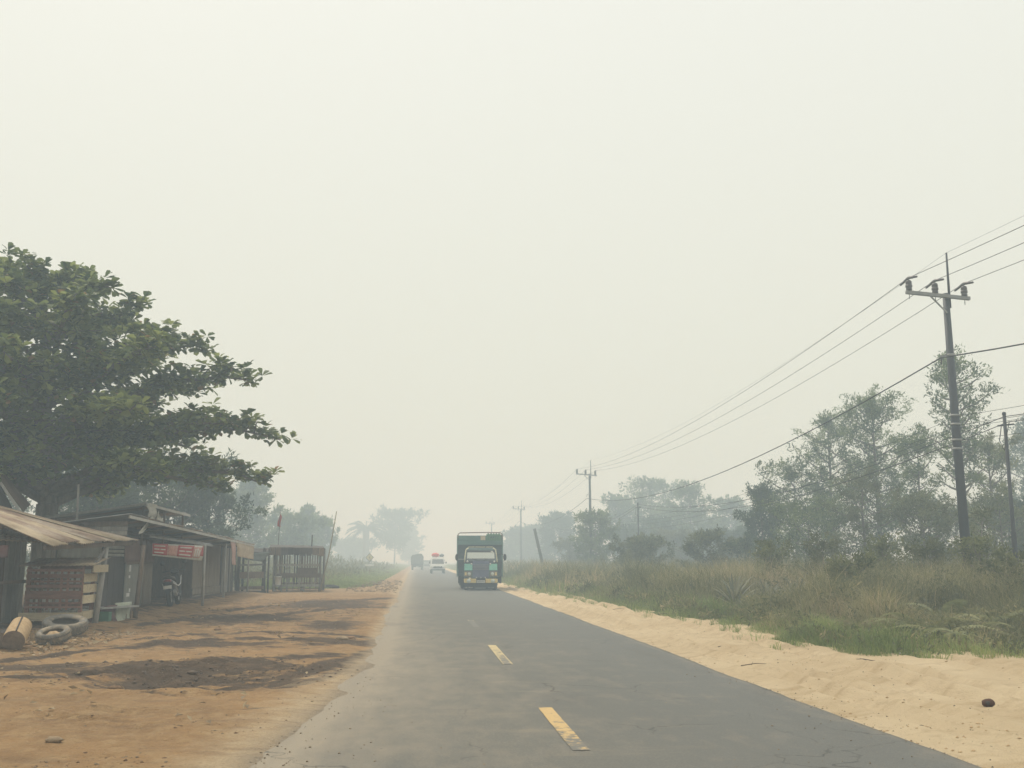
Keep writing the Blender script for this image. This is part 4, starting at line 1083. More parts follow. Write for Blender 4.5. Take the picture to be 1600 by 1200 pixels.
def post(parent, x, y, z1, r=.05, material='wood_grey', lean=(0, 0), name='post', z0=None):
    z0 = yz(x, y) - .1 if z0 is None else z0
    MB().tube([(x, y, z0), (x + lean[0] * .5, y + lean[1] * .5, (z0 + z1) / 2), (x + lean[0], y + lean[1], z1)], [r * 1.1, r, r * .9], 8).build(name, material, parent)

# ---- front lean-to with the rusty roof
A0 = gnd(147, 985); B0 = gnd(210, 975)
e0 = atx(80, 851, -7.0); e1 = atx(216, 845, -6.62)
n1 = at(0, 817, e0.y); n1 = e0 + (n1 - e0) * 2.3; f1 = at(0, 793, e1.y)
f1 = e1 + (f1 - e1) * 1.0
lean_to = thing('lean_to', 'front lean-to shed with rusty corrugated roof at the left edge', 'shed', (-8.2, 23.5, 0))
roof_of_sheets(lean_to, e0, e1, n1, f1, 7, ['tan_sheet', 'rust_sheet', 'tan_sheet', 'rust_sheet', 'rust_sheet', 'tan_sheet', 'rust_sheet'], .016, jit=.06)
MB().bar(e0 + Vector((-.15, .1, -.06)), e1 + Vector((-.12, -.1, -.06)), .06, .09).build('eave_beam', 'wood_brown', lean_to)
MB().bar(lerp3(e0, n1, .45) + Vector((0, .1, -.08)), lerp3(e1, f1, .45) + Vector((0, -.1, -.08)), .06, .09).build('rafter', 'wood_brown', lean_to)
for u in (.03, .35, .68, .97):
    MB().bar(lerp3(e0, e1, u) + Vector((0, 0, -.03)), lerp3(n1, f1, u) + Vector((0, 0, -.04)), .045, .05).build('rafter', 'wood_brown', lean_to)
tA = atx(157, 850, -6.9); post(lean_to, A0.x, A0.y, tA.z - .04, .062, 'wood_pale', (tA.x - A0.x, .25))
MB().bar((tA.x, tA.y - .3, tA.z - .45), (tA.x, tA.y + .35, tA.z - .1), .05, .07).build('brace', 'wood_grey', lean_to)
tB = atx(219, 848, -6.66); post(lean_to, B0.x, B0.y, tB.z - .05, .055, 'wood_brown', (tB.x - B0.x, .2))
post(lean_to, -8.42, 21.0, 2.3, .075, 'wood_dark'); post(lean_to, -8.6, 22.6, 2.35, .06, 'wood_brown')
# near end wall (dark upright boards) and back wall (pale sheets and boards)
planks_wall(lean_to, (-9.9, 21.35, 0), (-8.3, 21.35, 0), .02, 2.05, 8, ['wood_dark', 'wood_dark', 'wood_brown'])
planks_wall(lean_to, (-8.75, 21.5, 0), (-8.55, 25.6, 0), .05, 2.12, 15, ['wood_pale', 'panel_grey', 'wood_grey', 'wood_pale'], skip=(4, 9))
boards_wall(lean_to, (-8.5, 25.7, 0), (-8.15, 27.9, 0), .12, 1.5, 7, ['wood_grey', 'panel_grey'])
MB().sheet((-8.53, 25.7, 1.5), (-8.17, 27.9, 1.5), (-8.17, 27.9, 2.05), (-8.53, 25.7, 2.05), .02).build('wall_panel', 'panel_grey', lean_to)
MB().bar((-8.40, 21.4, 1.05), (-8.25, 25.9, 1.05), .04, .07).build('rail', 'wood_brown', lean_to)

# awning over the near end, below the roof
MB().sheet(at(-14, 843, 20.9), at(92, 849, 21.6), at(92, 846, 22.6), at(-14, 832, 22.6), .008, .012, .1, nv=4).build('awning_sheet', 'tan_sheet', lean_to)

# dark red cloth at the left edge
o = MB().sheet(at(-16, 852, 20.6), at(14, 852, 20.6), at(12, 871, 20.6), at(-16, 873, 20.6), .008, 0, nv=8, wob=.012, seed=2).build('hanging_cloth', 'cloth_maroon')
props(o, 'dark red cloth hanging under the lean-to roof at the left edge', 'cloth')

# ---- slatted wooden rack with its own tin top
def rack():
    L, Rr = at(36, 985, 23.0).x, at(126, 985, 23.0).x; y0, y1 = 23.0, 23.75; zt = at(80, 884, 23.0).z
    t = thing('slatted_rack', 'red and cream slatted wooden rack with small tin roof behind the tyres', 'rack', ((L + Rr) / 2, y0, 0))
    for x in (L + .04, Rr - .04):
        for y in (y0, y1): MB().box(x - .035, x + .035, y - .035, y + .035, 0, zt - .02).build('leg', 'wood_red', t)
    zs = lambda py: at(80, py, y0).z
    # front boards: (top px, bottom px, material)
    for (a, b, m) in ((889, 893, 'wood_red'), (897, 903, 'wood_red'), (907, 910, 'wood_red'), (914, 918, 'wood_red'), (923, 936, 'wood_red'), (941, 944, 'wood_red'), (947, 950, 'wood_red')):
        MB().box(L, Rr, y0 - .06, y0 - .038, zs(b), zs(a)).build('slat', m, t)
    for k in range(9):
        x = L + .05 + (Rr - L - .1) * k / 8
        MB().box(x - .022, x + .022, y0 - .036, y0 - .012, zs(953), zs(888)).build('upright', rr.choice(('wood_red', 'wood_brown')), t)
    MB().box(L - .09, Rr + .06, y0 - .09, y0 - .06, zs(970), zs(957)).build('base_board', 'wood_cream', t)
    for k, (a, b) in enumerate(((898, 911), (915, 928), (932, 945), (957, 970))):
        MB().box(Rr + .0, Rr + .022, y0 - .03, y1 + .1, zs(b) + .02, zs(a) + .02).build('side_board', 'wood_cream', t)
    for k in range(5):
        z = zs(950) + (zs(890) - zs(950)) * k / 4
        MB().box(L, Rr, y1 + .02, y1 + .04, z, z + .09).build('back_slat', rr.choice(('wood_red', 'wood_pale')), t)
    MB().box(L + .02, Rr - .02, y0, y1, zs(966), zs(962)).build('shelf', 'wood_brown', t)
    MB().box(L + .02, Rr - .02, y0, y1, zs(921), zs(918)).build('shelf', 'wood_brown', t)
    for k in range(3):
        u0, u1 = k / 3 - .01, (k + 1) / 3 + .015; x0 = L - .12; x1 = Rr + .22
        fa = lambda u, y, z: Vector((x0 + (x1 - x0) * u, y, z + .006 * k))
        MB().sheet(fa(u0, y0 - .2, zt - .01), fa(u1, y0 - .2, zt - .01), fa(u1, y1 + .25, zt + .16), fa(u0, y1 + .25, zt + .16), .005, .010, .085, nv=3).build('roof_sheet', ('rust_sheet', 'rust_sheet', 'tan_sheet')[k], t)
    MB().box(Rr + .19, Rr + .215, y0 - .1, y1 + .2, zt - .14, zt + .02).build('roof_edge', 'wood_cream', t)
rack()

# ---- things lying in front of the rack
def tyre_ring(name, label, c, ro, wd, tilt, seed, group):
    t = thing(name, label, 'tyre', c, group=group); t.rotation_euler = (tilt[0], tilt[1], 0)
    ri = ro * .60; h = wd / 2
    prof = [(ri, -h * .55), (ri + .012, -h * .8), (ro * .82, -h), (ro * .95, -h * .92), (ro, -h * .6), (ro, h * .6), (ro * .95, h * .92), (ro * .82, h), (ri + .012, h * .8), (ri, h * .55), (ri + .03, h * .4), (ro * .86, h * .5), (ro * .86, -h * .5), (ri + .03, -h * .4)]
    MB().lathe(prof, (0, 0, 0), 'z', 36, closed=True).build('casing', 'tyre', t, local=True)
    tr = MB()
    for k in range(44):
        a = 2 * math.pi * k / 44
        for s in (-1, 1):
            p = Vector((math.cos(a) * (ro + .004), math.sin(a) * (ro + .004), s * h * .34)); q = Vector((math.cos(a + .1) * (ro + .004), math.sin(a + .1) * (ro + .004), s * h * .6))
            tr.bar(p, q, .02, .014)
    tr.build('tread', 'tyre', t, local=True)['kind'] = 'stuff'
g1 = gnd(82, 1016); g2 = gnd(100, 1003)
tyre_ring('old_tyre', 'nearer old tyre lying flat with a stone inside it', (g1.x, g1.y, yz(g1.x, g1.y) + .16), .27, .19, (R(17), R(-4)), 1.0, 'old tyres by the rack')
tyre_ring('old_tyre', 'farther, larger old tyre lying flat behind the one with the stone', (g2.x, g2.y, yz(g2.x, g2.y) + .18), .39, .22, (R(13), R(5)), 2.2, 'old tyres by the rack')
o = MB().blob((g1.x, g1.y, yz(g1.x, g1.y) + .13), (.15, .13, .10), 5, .18, 10, 7).build('stone', 'log_bark'); props(o, 'pale brown stone lying inside the nearer tyre', 'stone')
# the log
gl = gnd(21, 1025); lz = yz(gl.x, gl.y)
lg = thing('cut_log', 'short cut log with split bark lying at the left edge', 'log', (gl.x, gl.y, lz)); lr = .175
d = Vector((-.16, 1, .38)).normalized(); pa = Vector((gl.x, gl.y - .05, lz + .15)); pts = [pa + d * s for s in (0, .08, .28, .48, .56)]
MB().tube(pts, [lr * .98, lr, lr * 1.0, lr * .97, lr * .95], 22, cap=False).build('bark', 'log_bark', lg)
x_ = d.cross(Vector((0, 0, 1))).normalized(); u_ = x_.cross(d)
for s, c in ((-1, pts[0]), (1, pts[-1])):
    mb = MB(); k = 22; mb.poly([c + d * s * .008] + [c + (x_ * math.cos(2 * math.pi * i / k) + u_ * math.sin(2 * math.pi * i / k)) * lr * .975 for i in range(k)], [(0, 1 + i, 1 + (i + 1) % k) for i in range(k)]); mb.build('cut_face', 'log_end', lg)
mb = MB(); mb.bar(pts[0] + u_ * lr * .985 + x_ * .04, pts[-1] + u_ * lr * .97 + x_ * .02, .02, .02); mb.build('split', 'wood_dark', lg)
g3 = gnd(-2, 1025); z3 = yz(g3.x, g3.y)
l2 = thing('cut_log', 'small dark log end cut off by the left edge of the picture', 'log', (g3.x, g3.y, z3))
MB().tube([(g3.x, g3.y, z3 + .12), (g3.x - .1, g3.y + .5, z3 + .14)], [.13, .13], 16, cap=False).build('bark', 'wood_dark', l2)
MB().tube([(g3.x + .002, g3.y - .012, z3 + .12), (g3.x, g3.y, z3 + .12)], [.125, .125], 16).build('cut_face', 'log_end', l2)
# weeds and dry leaves round the rack
def weed(px, py, h, n, seed, label, leaf):
    g = gnd(px, py); z = yz(g.x, g.y); k = n
    a = blades(g.x + nr.normal(0, .13, k), g.y + nr.normal(0, .12, k), np.full(k, z - .03), nr.uniform(.5, 1.1, k) * h, nr.uniform(.015, .04, k), nr.uniform(.2, 1, k), nr.uniform(.1, .9, k))
    o = np_mesh('weed', a[0] - np.array([g.x, g.y, z]), a[1], leaf, a[2]); o.location = (g.x, g.y, z); props(o, label, 'weed', 'weeds round the rack')
weed(52, 985, .5, 60, 1, 'broad-bladed weed growing between the log and the rack', 'fern_dry')
weed(98, 983, .42, 40, 2, 'grey-green weed growing behind the farther tyre', 'pandanus')
weed(118, 985, .35, 40, 3, 'weed growing by the right leg of the rack', 'fern_dry')
weed(45, 1012, .22, 50, 4, 'dry tuft growing beside the cut log', 'dry_leaf')
n = 420; x = nr.uniform(-7.2, -5.4, n); y = nr.uniform(16.8, 21.5, n); z = yard_height(x, y) + .015
v, f, tt = leaf_arrays(np.stack([x, y, z], 1), rand_dirs(n, .1, .2), np.tile([0, 0, 1.], (n, 1)) + nr.normal(0, .3, (n, 3)), nr.uniform(.06, .16, n), nr.uniform(.03, .08, n), nr.random(n), .5)
props(np_mesh('leaf_litter', v, f, 'dry_leaf', tt), 'dry leaf litter scattered round the tyres and log', 'leaf litter', kind='stuff')

# ---- bench with cloths under the lean-to
gb = gnd(180, 978)
bn = thing('low_bench', 'low wooden bench draped with cloths between the lean-to posts', 'bench', (gb.x, gb.y, 0)); bz = at(180, 946, 25.2).z
b0 = at(150, 946, 24.3); b1 = at(206, 944, 25.6)
MB().bar((b0.x - .05, b0.y, bz - .03), (b1.x, b1.y, bz - .03), .42, .035).build('seat', 'wood_pale', bn)
for (x, y) in ((b0.x, b0.y - .12), (b0.x + .05, b0.y + .15), (b1.x - .1, b1.y - .15), (b1.x - .05, b1.y + .1)): MB().box(x - .03, x + .03, y - .03, y + .03, 0, bz - .05).build('leg', 'wood_brown', bn)
p0, p1 = at(181, 942, 25.0), at(206, 940, 25.75); q0, q1 = at(183, 973, 24.95), at(205, 976, 25.7)
o = MB().sheet(p0, p1, q1, q0, .012, 0, nv=9, wob=.02, seed=3).build('sack_cloth', 'cloth_green'); props(o, 'pale green-white cloth draped over the end of the bench', 'cloth')
p0, p1 = at(157, 948, 24.5), at(182, 947, 25.1); q0, q1 = at(163, 966, 24.45), at(183, 978, 24.9)
o = MB().sheet(p0, p1, q1, q0, .03, 0, nv=9, wob=.05, seed=8).build('sack_cloth', 'cloth_maroon'); props(o, 'dark maroon cloth heaped on the bench beside the pale cloth', 'cloth')
gc = gnd(140, 985); o = thing('crate', 'small green plastic crate behind the leaning front post', 'crate', (gc.x + .1, gc.y + .5, yz(gc.x, gc.y)))
MB().box(-.17, .17, -.12, .12, 0, .02).build('base', 'plastic_green', o, True)
for (a, b, c, d_) in ((-.17, .17, -.12, -.10), (-.17, .17, .10, .12), (-.17, -.15, -.098, .098), (.15, .17, -.098, .098)): MB().box(a, b, c, d_, .022, .2).build('side', 'plastic_green', o, True)

# ---- low dark bench frame at the very left
gk = gnd(-2, 985); o = thing('bench_frame', 'small dark rail frame cut off by the left edge', 'bench', (gk.x, gk.y, 0))
for x in (-.4, .12): MB().box(x - .025, x + .025, -.03, .03, 0, .62).build('leg', 'wood_grey', o, True)
for z in (.35, .62): MB().box(-.6, .2, -.055, -.031, z, z + .05).build('rail', 'wood_grey', o, True)

# ---- the long shop
shop = thing('roadside_shop', 'long patched shop shack with open front and layered tin roofs', 'shop', (-8.6, 34, 0))
XW = -8.05
def wy(px, X=XW): return atx(px, 900, X).y
# patched front wall
Y195, Y237, Y300, Y345, Y357 = wy(195), wy(237), wy(300), wy(343), wy(358)
MB().sheet((XW, Y195, .05), (XW, Y237 - 1.1, .05), (XW, Y237 - 1.1, 1.42), (XW, Y195, 1.42), .03).build('wall_panel', 'panel_grey', shop)
MB().sheet((XW, Y237 - 1.07, .05), (XW, Y237, .05), (XW, Y237, 1.42), (XW, Y237 - 1.07, 1.42), .03).build('wall_panel', 'plywood_tan', shop)
MB().sheet((XW + .02, Y195 - .2, 1.43), (XW + .02, Y237 - 1.0, 1.43), (XW + .02, Y237 - 1.0, 2.1), (XW + .02, Y195 - .2, 2.1), .03).build('wall_panel', 'panel_red_brown', shop)
MB().sheet((XW + .02, Y237 - .97, 1.43), (XW + .02, Y237 + .1, 1.43), (XW + .02, Y237 + .1, 2.1), (XW + .02, Y237 - .97, 2.1), .03).build('wall_panel', 'panel_red_brown', shop)
MB().bar((XW + .05, Y195 - .2, 1.42), (XW + .05, Y237, 1.42), .03, .07).build('batten', 'wood_brown', shop)
# small louvred opening and dark doorway left of the panel
planks_wall(shop, (-8.12, 27.95, 0), (-8.08, Y195 - .05, 0), .05, 1.6, 4, ['wood_dark', 'wood_grey'])
for k in range(5): MB().bar((-8.08, 27.98, 1.63 + k * .1), (-8.05, Y195 - .25, 1.63 + k * .1), .03, .075).build('louvre', 'panel_grey', shop)
# pale chalk marks and paper scraps on the grey panel
for (a, b, c, d_) in ((Y195 + .35, Y195 + .5, 1.18, 1.36), (Y195 + .42, Y195 + .55, .62, .72), (Y195 + .2, Y195 + .5, .50, .60), (Y195 + .33, Y195 + .48, 1.0, 1.08)):
    MB().box(XW + .016, XW + .021, a, b, c, d_).build('paper_scrap', 'litter', shop)
planks_wall(shop, (XW, Y300, 0), (XW, Y345, 0), .5, 2.1, 14, 'plywood_tan', ragged=.0)
boards_wall(shop, (XW + .04, Y300, 0), (XW + .04, Y345, 0), .03, .5, 2, 'plywood_tan')
planks_wall(shop, (XW, Y345 + .1, 0), (XW, Y357 + .5, 0), .03, 2.05, 9, ['wood_grey', 'wood_pale', 'wood_dark'])
planks_wall(shop, (XW + .0, Y357 + .9, 0), (XW + .0, 46.0, 0), .03, 2.0, 9, ['wood_dark', 'wood_brown'])
# far end, back wall, side walls inside and floor
MB().box(-10.2, -10.14, Y195, 46, 0, 2.1).build('back_wall', 'wood_dark', shop)
planks_wall(shop, (-10.1, 46.05, 0), (-8.0, 46.05, 0), .0, 2.05, 10, 'wood_dark')
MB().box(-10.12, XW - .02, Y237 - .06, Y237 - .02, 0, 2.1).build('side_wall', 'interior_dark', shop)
MB().box(-10.12, XW - .02, Y300 + .02, Y300 + .06, 0, 2.1).build('side_wall', 'wood_brown', shop)
MB().box(-10.1, XW + .35, Y237, Y300, .02, .09).build('floor_slab', 'plywood_tan', shop)
MB().box(-10.1, -9.7, Y237 + 1, Y300 - 1, .1, 1.5).build('shelf_unit', 'wood_dark', shop)
# long lower roof, high at the front
a0 = atx(205, 804, -6.95); a1 = atx(398, 851, -6.95)
back0 = Vector((-10.2, a0.y, a0.z - .42)); back1 = Vector((-10.2, a1.y, a1.z - .25))
roof_of_sheets(shop, a0, a1, back0, back1, 14, ['zinc_sheet', 'rust_sheet'], .014, jit=.03)
MB().bar(a0 + Vector((-.04, 0, -.05)), a1 + Vector((-.04, 0, -.05)), .035, .07).build('fascia', 'roof_edge', shop)
for k in range(6):
    u = .04 + .92 * k / 5; MB().bar(lerp3(a0, a1, u) - Vector((.06, 0, .06)), lerp3(back0, back1, u) - Vector((0, 0, .05)), .05, .07).build('rafter', 'wood_dark', shop)
MB().bar(lerp3(a0, back0, .36) - Vector((0, 0, .11)), lerp3(a1, back1, .36) - Vector((0, 0, .11)), .06, .08).build('purlin', 'wood_dark', shop)
# boards closing the near end under it, above the lean-to
boards_wall(shop, (a0.x - .1, a0.y + .12, 0), (-10.1, a0.y + .12, 0), 1.95, 2.42, 4, ['wood_grey', 'wood_brown', 'wood_red'])
# upper roof with peak toward the road
c0 = atx(229, 786, -7.55); c1 = atx(296, 804, -7.55); k0 = at(70, 808, c0.y); k1 = Vector((k0.x, c1.y, k0.z - .05))
roof_of_sheets(shop, c0, c1, k0, k1, 6, ['zinc_sheet', 'rust_sheet', 'zinc_sheet'], .014, jit=.04)
MB().bar(c0 + Vector((0, -.03, -.03)), k0 + Vector((0, -.03, -.03)), .03, .06).build('barge_board', 'wood_pale', shop)
MB().bar(c0 + Vector((.02, 0, -.04)), c1 + Vector((.02, 0, -.04)), .03, .07).build('fascia', 'roof_edge', shop)
for u in (.05, .5, .95):
    p = lerp3(c0, c1, u); MB().tube([(p.x - .15, p.y, 1.9), (p.x - .15, p.y, p.z - .05)], .035, 6).build('post', 'wood_brown', shop)
    q = lerp3(k0, k1, u); MB().tube([(q.x + .1, q.y, 1.7), (q.x + .1, q.y, q.z - .04)], .035, 6).build('post', 'wood_brown', shop)
boards_wall(shop, (-7.8, c0.y + .1, 0), (-10.0, c0.y + .1, 0), 2.25, 2.66, 3, ['wood_dark', 'wood_brown'])
# thin awning over the open front, with its posts
w0 = atx(234, 836, -7.7); w1 = atx(332, 851, -6.75); x0 = Vector((XW + .02, w0.y + .3, w0.z + .12)); x1 = Vector((XW + .02, w1.y, w1.z + .22))
for k in range(6):
    MB().sheet(lerp3(w0, w1, k / 6), lerp3(w0, w1, (k + 1) / 6 + .01), lerp3(x0, x1, (k + 1) / 6 + .01), lerp3(x0, x1, k / 6), .006, .012, .1, nv=3, wob=.012, seed=k).build('awning_sheet', 'zinc_sheet', shop)
MB().bar(w0 - Vector((0, 0, .04)), w1 - Vector((0, 0, .04)), .04, .05).build('awning_rail', 'galvanised', shop)
C0 = gnd(316, 951); post(shop, C0.x, C0.y, w1.z - .03, .045, 'wood_pale', (.05, -.3))
D0 = gnd(349, 940); post(shop, D0.x, D0.y, 2.1, .04, 'wood_pale'); E0 = gnd(386, 931); post(shop, E0.x, E0.y, 2.12, .04, 'wood_grey')
MB().bar((D0.x, D0.y, .06), (E0.x, E0.y, .06), .14, .12).build('step', 'plywood_tan', shop)
# ---- banner hung under the awning
bt0, bt1 = atx(238, 849, -7.66), atx(322, 853, -6.80); bb0, bb1 = atx(238, 868, -7.66), atx(315, 876, -6.86)
ban = thing('shop_banner', 'long red and white printed banner hanging over the open shop front', 'banner', ((bt0.x + bt1.x) / 2, (bt0.y + bt1.y) / 2, bb0.z))
def bq(u, v, off=0): p = lerp3(lerp3(bt0, bt1, u), lerp3(bb0, bb1, u), v); n_ = (bt1 - bt0).cross(bb0 - bt0).normalized(); n_ = n_ if n_.y < 0 else -n_; return p + n_ * off
def bpatch(u0, u1, v0, v1, m, name, off): MB().sheet(bq(u0, v0, off), bq(u1, v0, off), bq(u1, v1, off), bq(u0, v1, off), .003, nv=4).build(name, m, ban)
bpatch(0, 1, 0, 1, 'banner_white', 'backing', 0)
bpatch(.0, .27, .0, .88, 'banner_red', 'red_field', .005); bpatch(.46, .77, .04, .88, 'banner_red', 'red_field', .005)
bpatch(.275, .455, .1, .86, 'banner_pink', 'picture', .005); bpatch(.775, .93, .12, .86, 'banner_pink', 'picture', .005); bpatch(.935, 1.0, .0, .7, 'banner_red', 'red_field', .005)
for (u0, u1, v0) in ((.03, .22, .14), (.03, .12, .40), (.14, .23, .40), (.03, .2, .66), (.5, .72, .16), (.49, .6, .42), (.62, .74, .42), (.5, .73, .68)):
    bpatch(u0, u1, v0, v0 + .09, 'banner_white', 'print_line', .009)
for (u0, u1, v0, v1) in ((.80, .825, .25, .8), (.84, .87, .2, .8), (.885, .91, .3, .8)): bpatch(u0, u1, v0, v1, 'banner_white', 'picture_figure', .009)
# ---- torn white tarp on the upper roof
t = thing('torn_tarp', 'torn white plastic tarp hanging from the upper roof corner', 'tarp', tuple(c0))
MB().sheet(c0 + Vector((.03, 0, .02)), atx(247, 790, -7.5), atx(245, 812, -7.5), atx(233, 808, -7.5), .006, 0, nv=8, wob=.05, seed=4).build('sheet', 'cloth_white', t)
MB().sheet(atx(236, 808, -7.45), atx(243, 810, -7.4), atx(222, 834, -7.0), atx(215, 834, -7.0), .006, 0, nv=6, wob=.03, seed=5).build('strip', 'cloth_white', t)
MB().sheet(atx(247, 800, -7.5), atx(250, 806, -7.4), atx(255, 817, -7.4), atx(244, 814, -7.4), .006, 0, nv=4, wob=.03, seed=6).build('strip', 'cloth_white', t)
# ---- cloths hung at the far end of the roof
for (pa, pb, pc, pd, m, lab) in (((361, 846), (369, 847), (368, 883), (362, 882), 'cloth_pink', 'narrow pinkish cloth hanging at the far end of the shop roof'),
                                 ((369, 846), (398, 851), (396, 874), (370, 869), 'cloth_beige', 'wide beige cloth hanging at the far end of the shop roof')):
    Xc = -7.0
    o = MB().sheet(atx(*pa, Xc), atx(*pb, Xc), atx(*pc, Xc), atx(*pd, Xc), .012, 0, nv=8, wob=.02, seed=9).build('hanging_cloth', m); props(o, lab, 'cloth', 'cloths on the shop roof')

# ---- low open shelter past the shop
sh = thing('open_shelter', 'low open shelter with sagging dark roof between shop and slatted hut', 'shelter', at(392, 928, 47).to_tuple()[:2] + (0,))
def S(px, py, Y): return at(px, py, Y)
MB().sheet(S(360, 858, 46.4), S(424, 862, 46.6), S(422, 856, 49), S(362, 850, 49), .05, 0, nv=8, sag=.10, wob=.01).build('roof_sheet', 'wood_dark', sh)
MB().sheet(S(380, 866, 46.5), S(424, 862, 46.5), S(410, 878, 46.45), S(382, 874, 46.45), .02, 0, nv=6, wob=.03).build('tarp_flap', 'tarp_grey', sh)
for (px, py, w) in ((371, 932, .075), (378, 930, .05), (411, 929, .08), (418, 928, .04)):
    g = S(px, py, 46.6); MB().tube([(g.x, g.y, -.1), (g.x, g.y, 1.98)], w, 7).build('post', 'wood_dark', sh)
MB().bar(S(374, 899, 46.5), S(412, 898, 46.5), .03, .28).build('plank', 'wood_brown', sh)
MB().bar(S(374, 883, 46.5), S(412, 882, 46.5), .04, .08).build('rail', 'wood_grey', sh)
MB().bar(S(374, 919, 46.5), S(412, 918, 46.5), .03, .14).build('plank', 'wood_brown', sh)
MB().bar(S(368, 926, 46.4), S(416, 925, 46.4), .03, .12).build('plank', 'wood_dark', sh)
for px in (368, 413): MB().tube([S(px, 925, 48.6), S(px, 856, 48.6)], .05, 6).build('post', 'wood_dark', sh)

# ---- slatted hut
YH = 49.0
hut = thing('slatted_hut', 'small hut of upright bamboo slats with dark flat roof, farthest of the sheds', 'hut', at(465, 925, YH).to_tuple()[:2] + (0,))
H = lambda px, py, dy=0: at(px, py, YH + dy)
hl, hr = H(427, 925).x, H(499, 925).x
mb = MB(); mb.hexa([H(421, 867, -.35), H(507, 865, -.35), H(505, 862, 2.2), H(423, 864, 2.2), H(421, 855, -.35), H(507, 856, -.35), H(505, 853, 2.2), H(423, 851, 2.2)]); mb.build('roof', 'wood_dark', hut)
for k in range(9):
    u = (k + .5) / 9; p = lerp3(H(421, 855, -.36), H(507, 856, -.36), u); MB().box(p.x - .12, p.x + .12, p.y - .02, p.y - .003, p.z - .33 - rr.uniform(0, .05), p.z + .0).build('fascia_board', rr.choice(('wood_dark', 'wood_brown')), hut)
for x, y in ((hl, YH), (hr, YH), (hl, YH + 2), (hr, YH + 2), ((hl + hr) / 2, YH + 2)): MB().tube([(x, y, -.15), (x, y, 2.05)], .055, 7).build('post', 'wood_grey', hut)
MB().tube([H(431, 925, -.06), H(431, 862, -.06)], .03, 6).build('post', 'wood_grey', hut)
ns = 17
for k in range(ns):
    x = hl + .12 + (hr - hl - .24) * k / (ns - 1)
    if k in (6,): continue
    MB().box(x - .03, x + .03, YH - .03, YH - .005, H(460, 916).z + rr.uniform(-.03, .03), H(460, 864).z).build('slat', rr.choice(('wood_grey', 'wood_brown', 'wood_dark')), hut)
for (py, h, m) in ((883, .09, 'wood_grey'), (899, .2, 'wood_brown'), (915, .10, 'wood_grey'), (920, .06, 'wood_brown')): MB().box(hl, hr, YH - .06, YH - .033, H(460, py).z - h / 2, H(460, py).z + h / 2).build('rail', m, hut)
MB().box(H(465, 893).x, H(496, 893).x, YH - .085, YH - .062, H(465, 897).z, H(465, 887).z).build('plank', 'wood_brown', hut)
for k in range(8):
    x = hl + .1 + (hr - hl - .2) * k / 7; MB().box(x - .035, x + .035, YH + 2.0, YH + 2.02, .1, .85).build('back_slat', 'wood_grey', hut)
MB().box(hl, hr, YH - .02, YH + 2, .42, .46).build('bench_top', 'wood_brown', hut)
for px in (448, 474): MB().tube([H(px, 926), H(px, 915)], .04, 6).build('stub_leg', 'wood_grey', hut)
# bucket
bk = thing('bucket', 'small white plastic bucket hung at the left corner of the slatted hut', 'bucket', (H(435, 920).x, YH - .28, .38))
MB().lathe([(.12, 0), (.125, .01), (.155, .36), (.17, .36), (.17, .39), (.15, .39), (.115, .02), (0.001, .02)], n=18).build('pail', 'plastic_white', bk, True)
MB().tube([(-.16, 0, .36), (-.12, 0, .47), (0, 0, .52), (.12, 0, .47), (.16, 0, .36)], .006, 5).build('handle', 'galvanised', bk, True)
MB().box(-.2, .2, -.15, .16, -.08, -.001).build('stand', 'wood_grey', bk, True)
for x in (-.17, .17): MB().box(x - .03, x + .03, -.1, .1, -.42, -.081).build('stand_leg', 'wood_grey', bk, True)
# poles and flag
def pole_thing(name, label, cat, a, b, r0, r1, m='bamboo', bend=.0):
    a, b = Vector(a), Vector(b); mid = a.lerp(b, .5) + Vector((bend, 0, 0)); o = MB().tube([a - a, mid - a, b - a], [r0, (r0 + r1) / 2, r1], 7).build(name, m); o.location = a; return props(o, label, cat)
pole_thing('bamboo_pole', 'long thin bamboo pole leaning right beside the slatted hut', 'pole', at(500, 924, 48.6), at(526, 799, 48.6), .035, .02, 'bamboo', .06)
pole_thing('stick', 'short dark stick standing above the slatted hut roof', 'stick', at(487, 858, 50.2), at(488, 836, 50.2), .03, .025, 'wood_dark')
fb, ft = at(433, 860, 52.5), at(438, 797, 52.5)
fl = thing('red_flag', 'red flag on a thin stick above the slatted hut', 'flag', (fb.x, fb.y, 0)); MB().tube([(fb.x, fb.y, -.1), ft], [.025, .015], 6).build('stick', 'wood_dark', fl)
fa_ = at(438, 802, 52.5); MB().sheet(fa_, at(440, 808, 52.6), at(438.5, 824, 52.7), at(433, 822, 52.5), .006, 0, nv=8, wob=.03, seed=3).build('cloth', 'flag_red', fl)
# thin pole through the shop roof, near the trunk
pole_thing('thin_pole', 'thin upright pole rising behind the lean-to roof near the trunk', 'pole', at(119, 830, 27.2), at(123, 757, 27.2), .03, .025, 'wood_grey')
# dark rubber heap
gt = gnd(512, 921); o = thing('rubber_mat', 'dark flattened heap lying right of the slatted hut', 'heap', (gt.x, gt.y, -.05)); MB().blob((0, 0, .1), (.62, .3, .2), 3, .16, 12, 6).build('heap', 'tyre_black', o, True); MB().blob((-.25, -.12, .2), (.3, .2, .08), 4, .2, 10, 5).build('fold', 'tarp_grey', o, True)

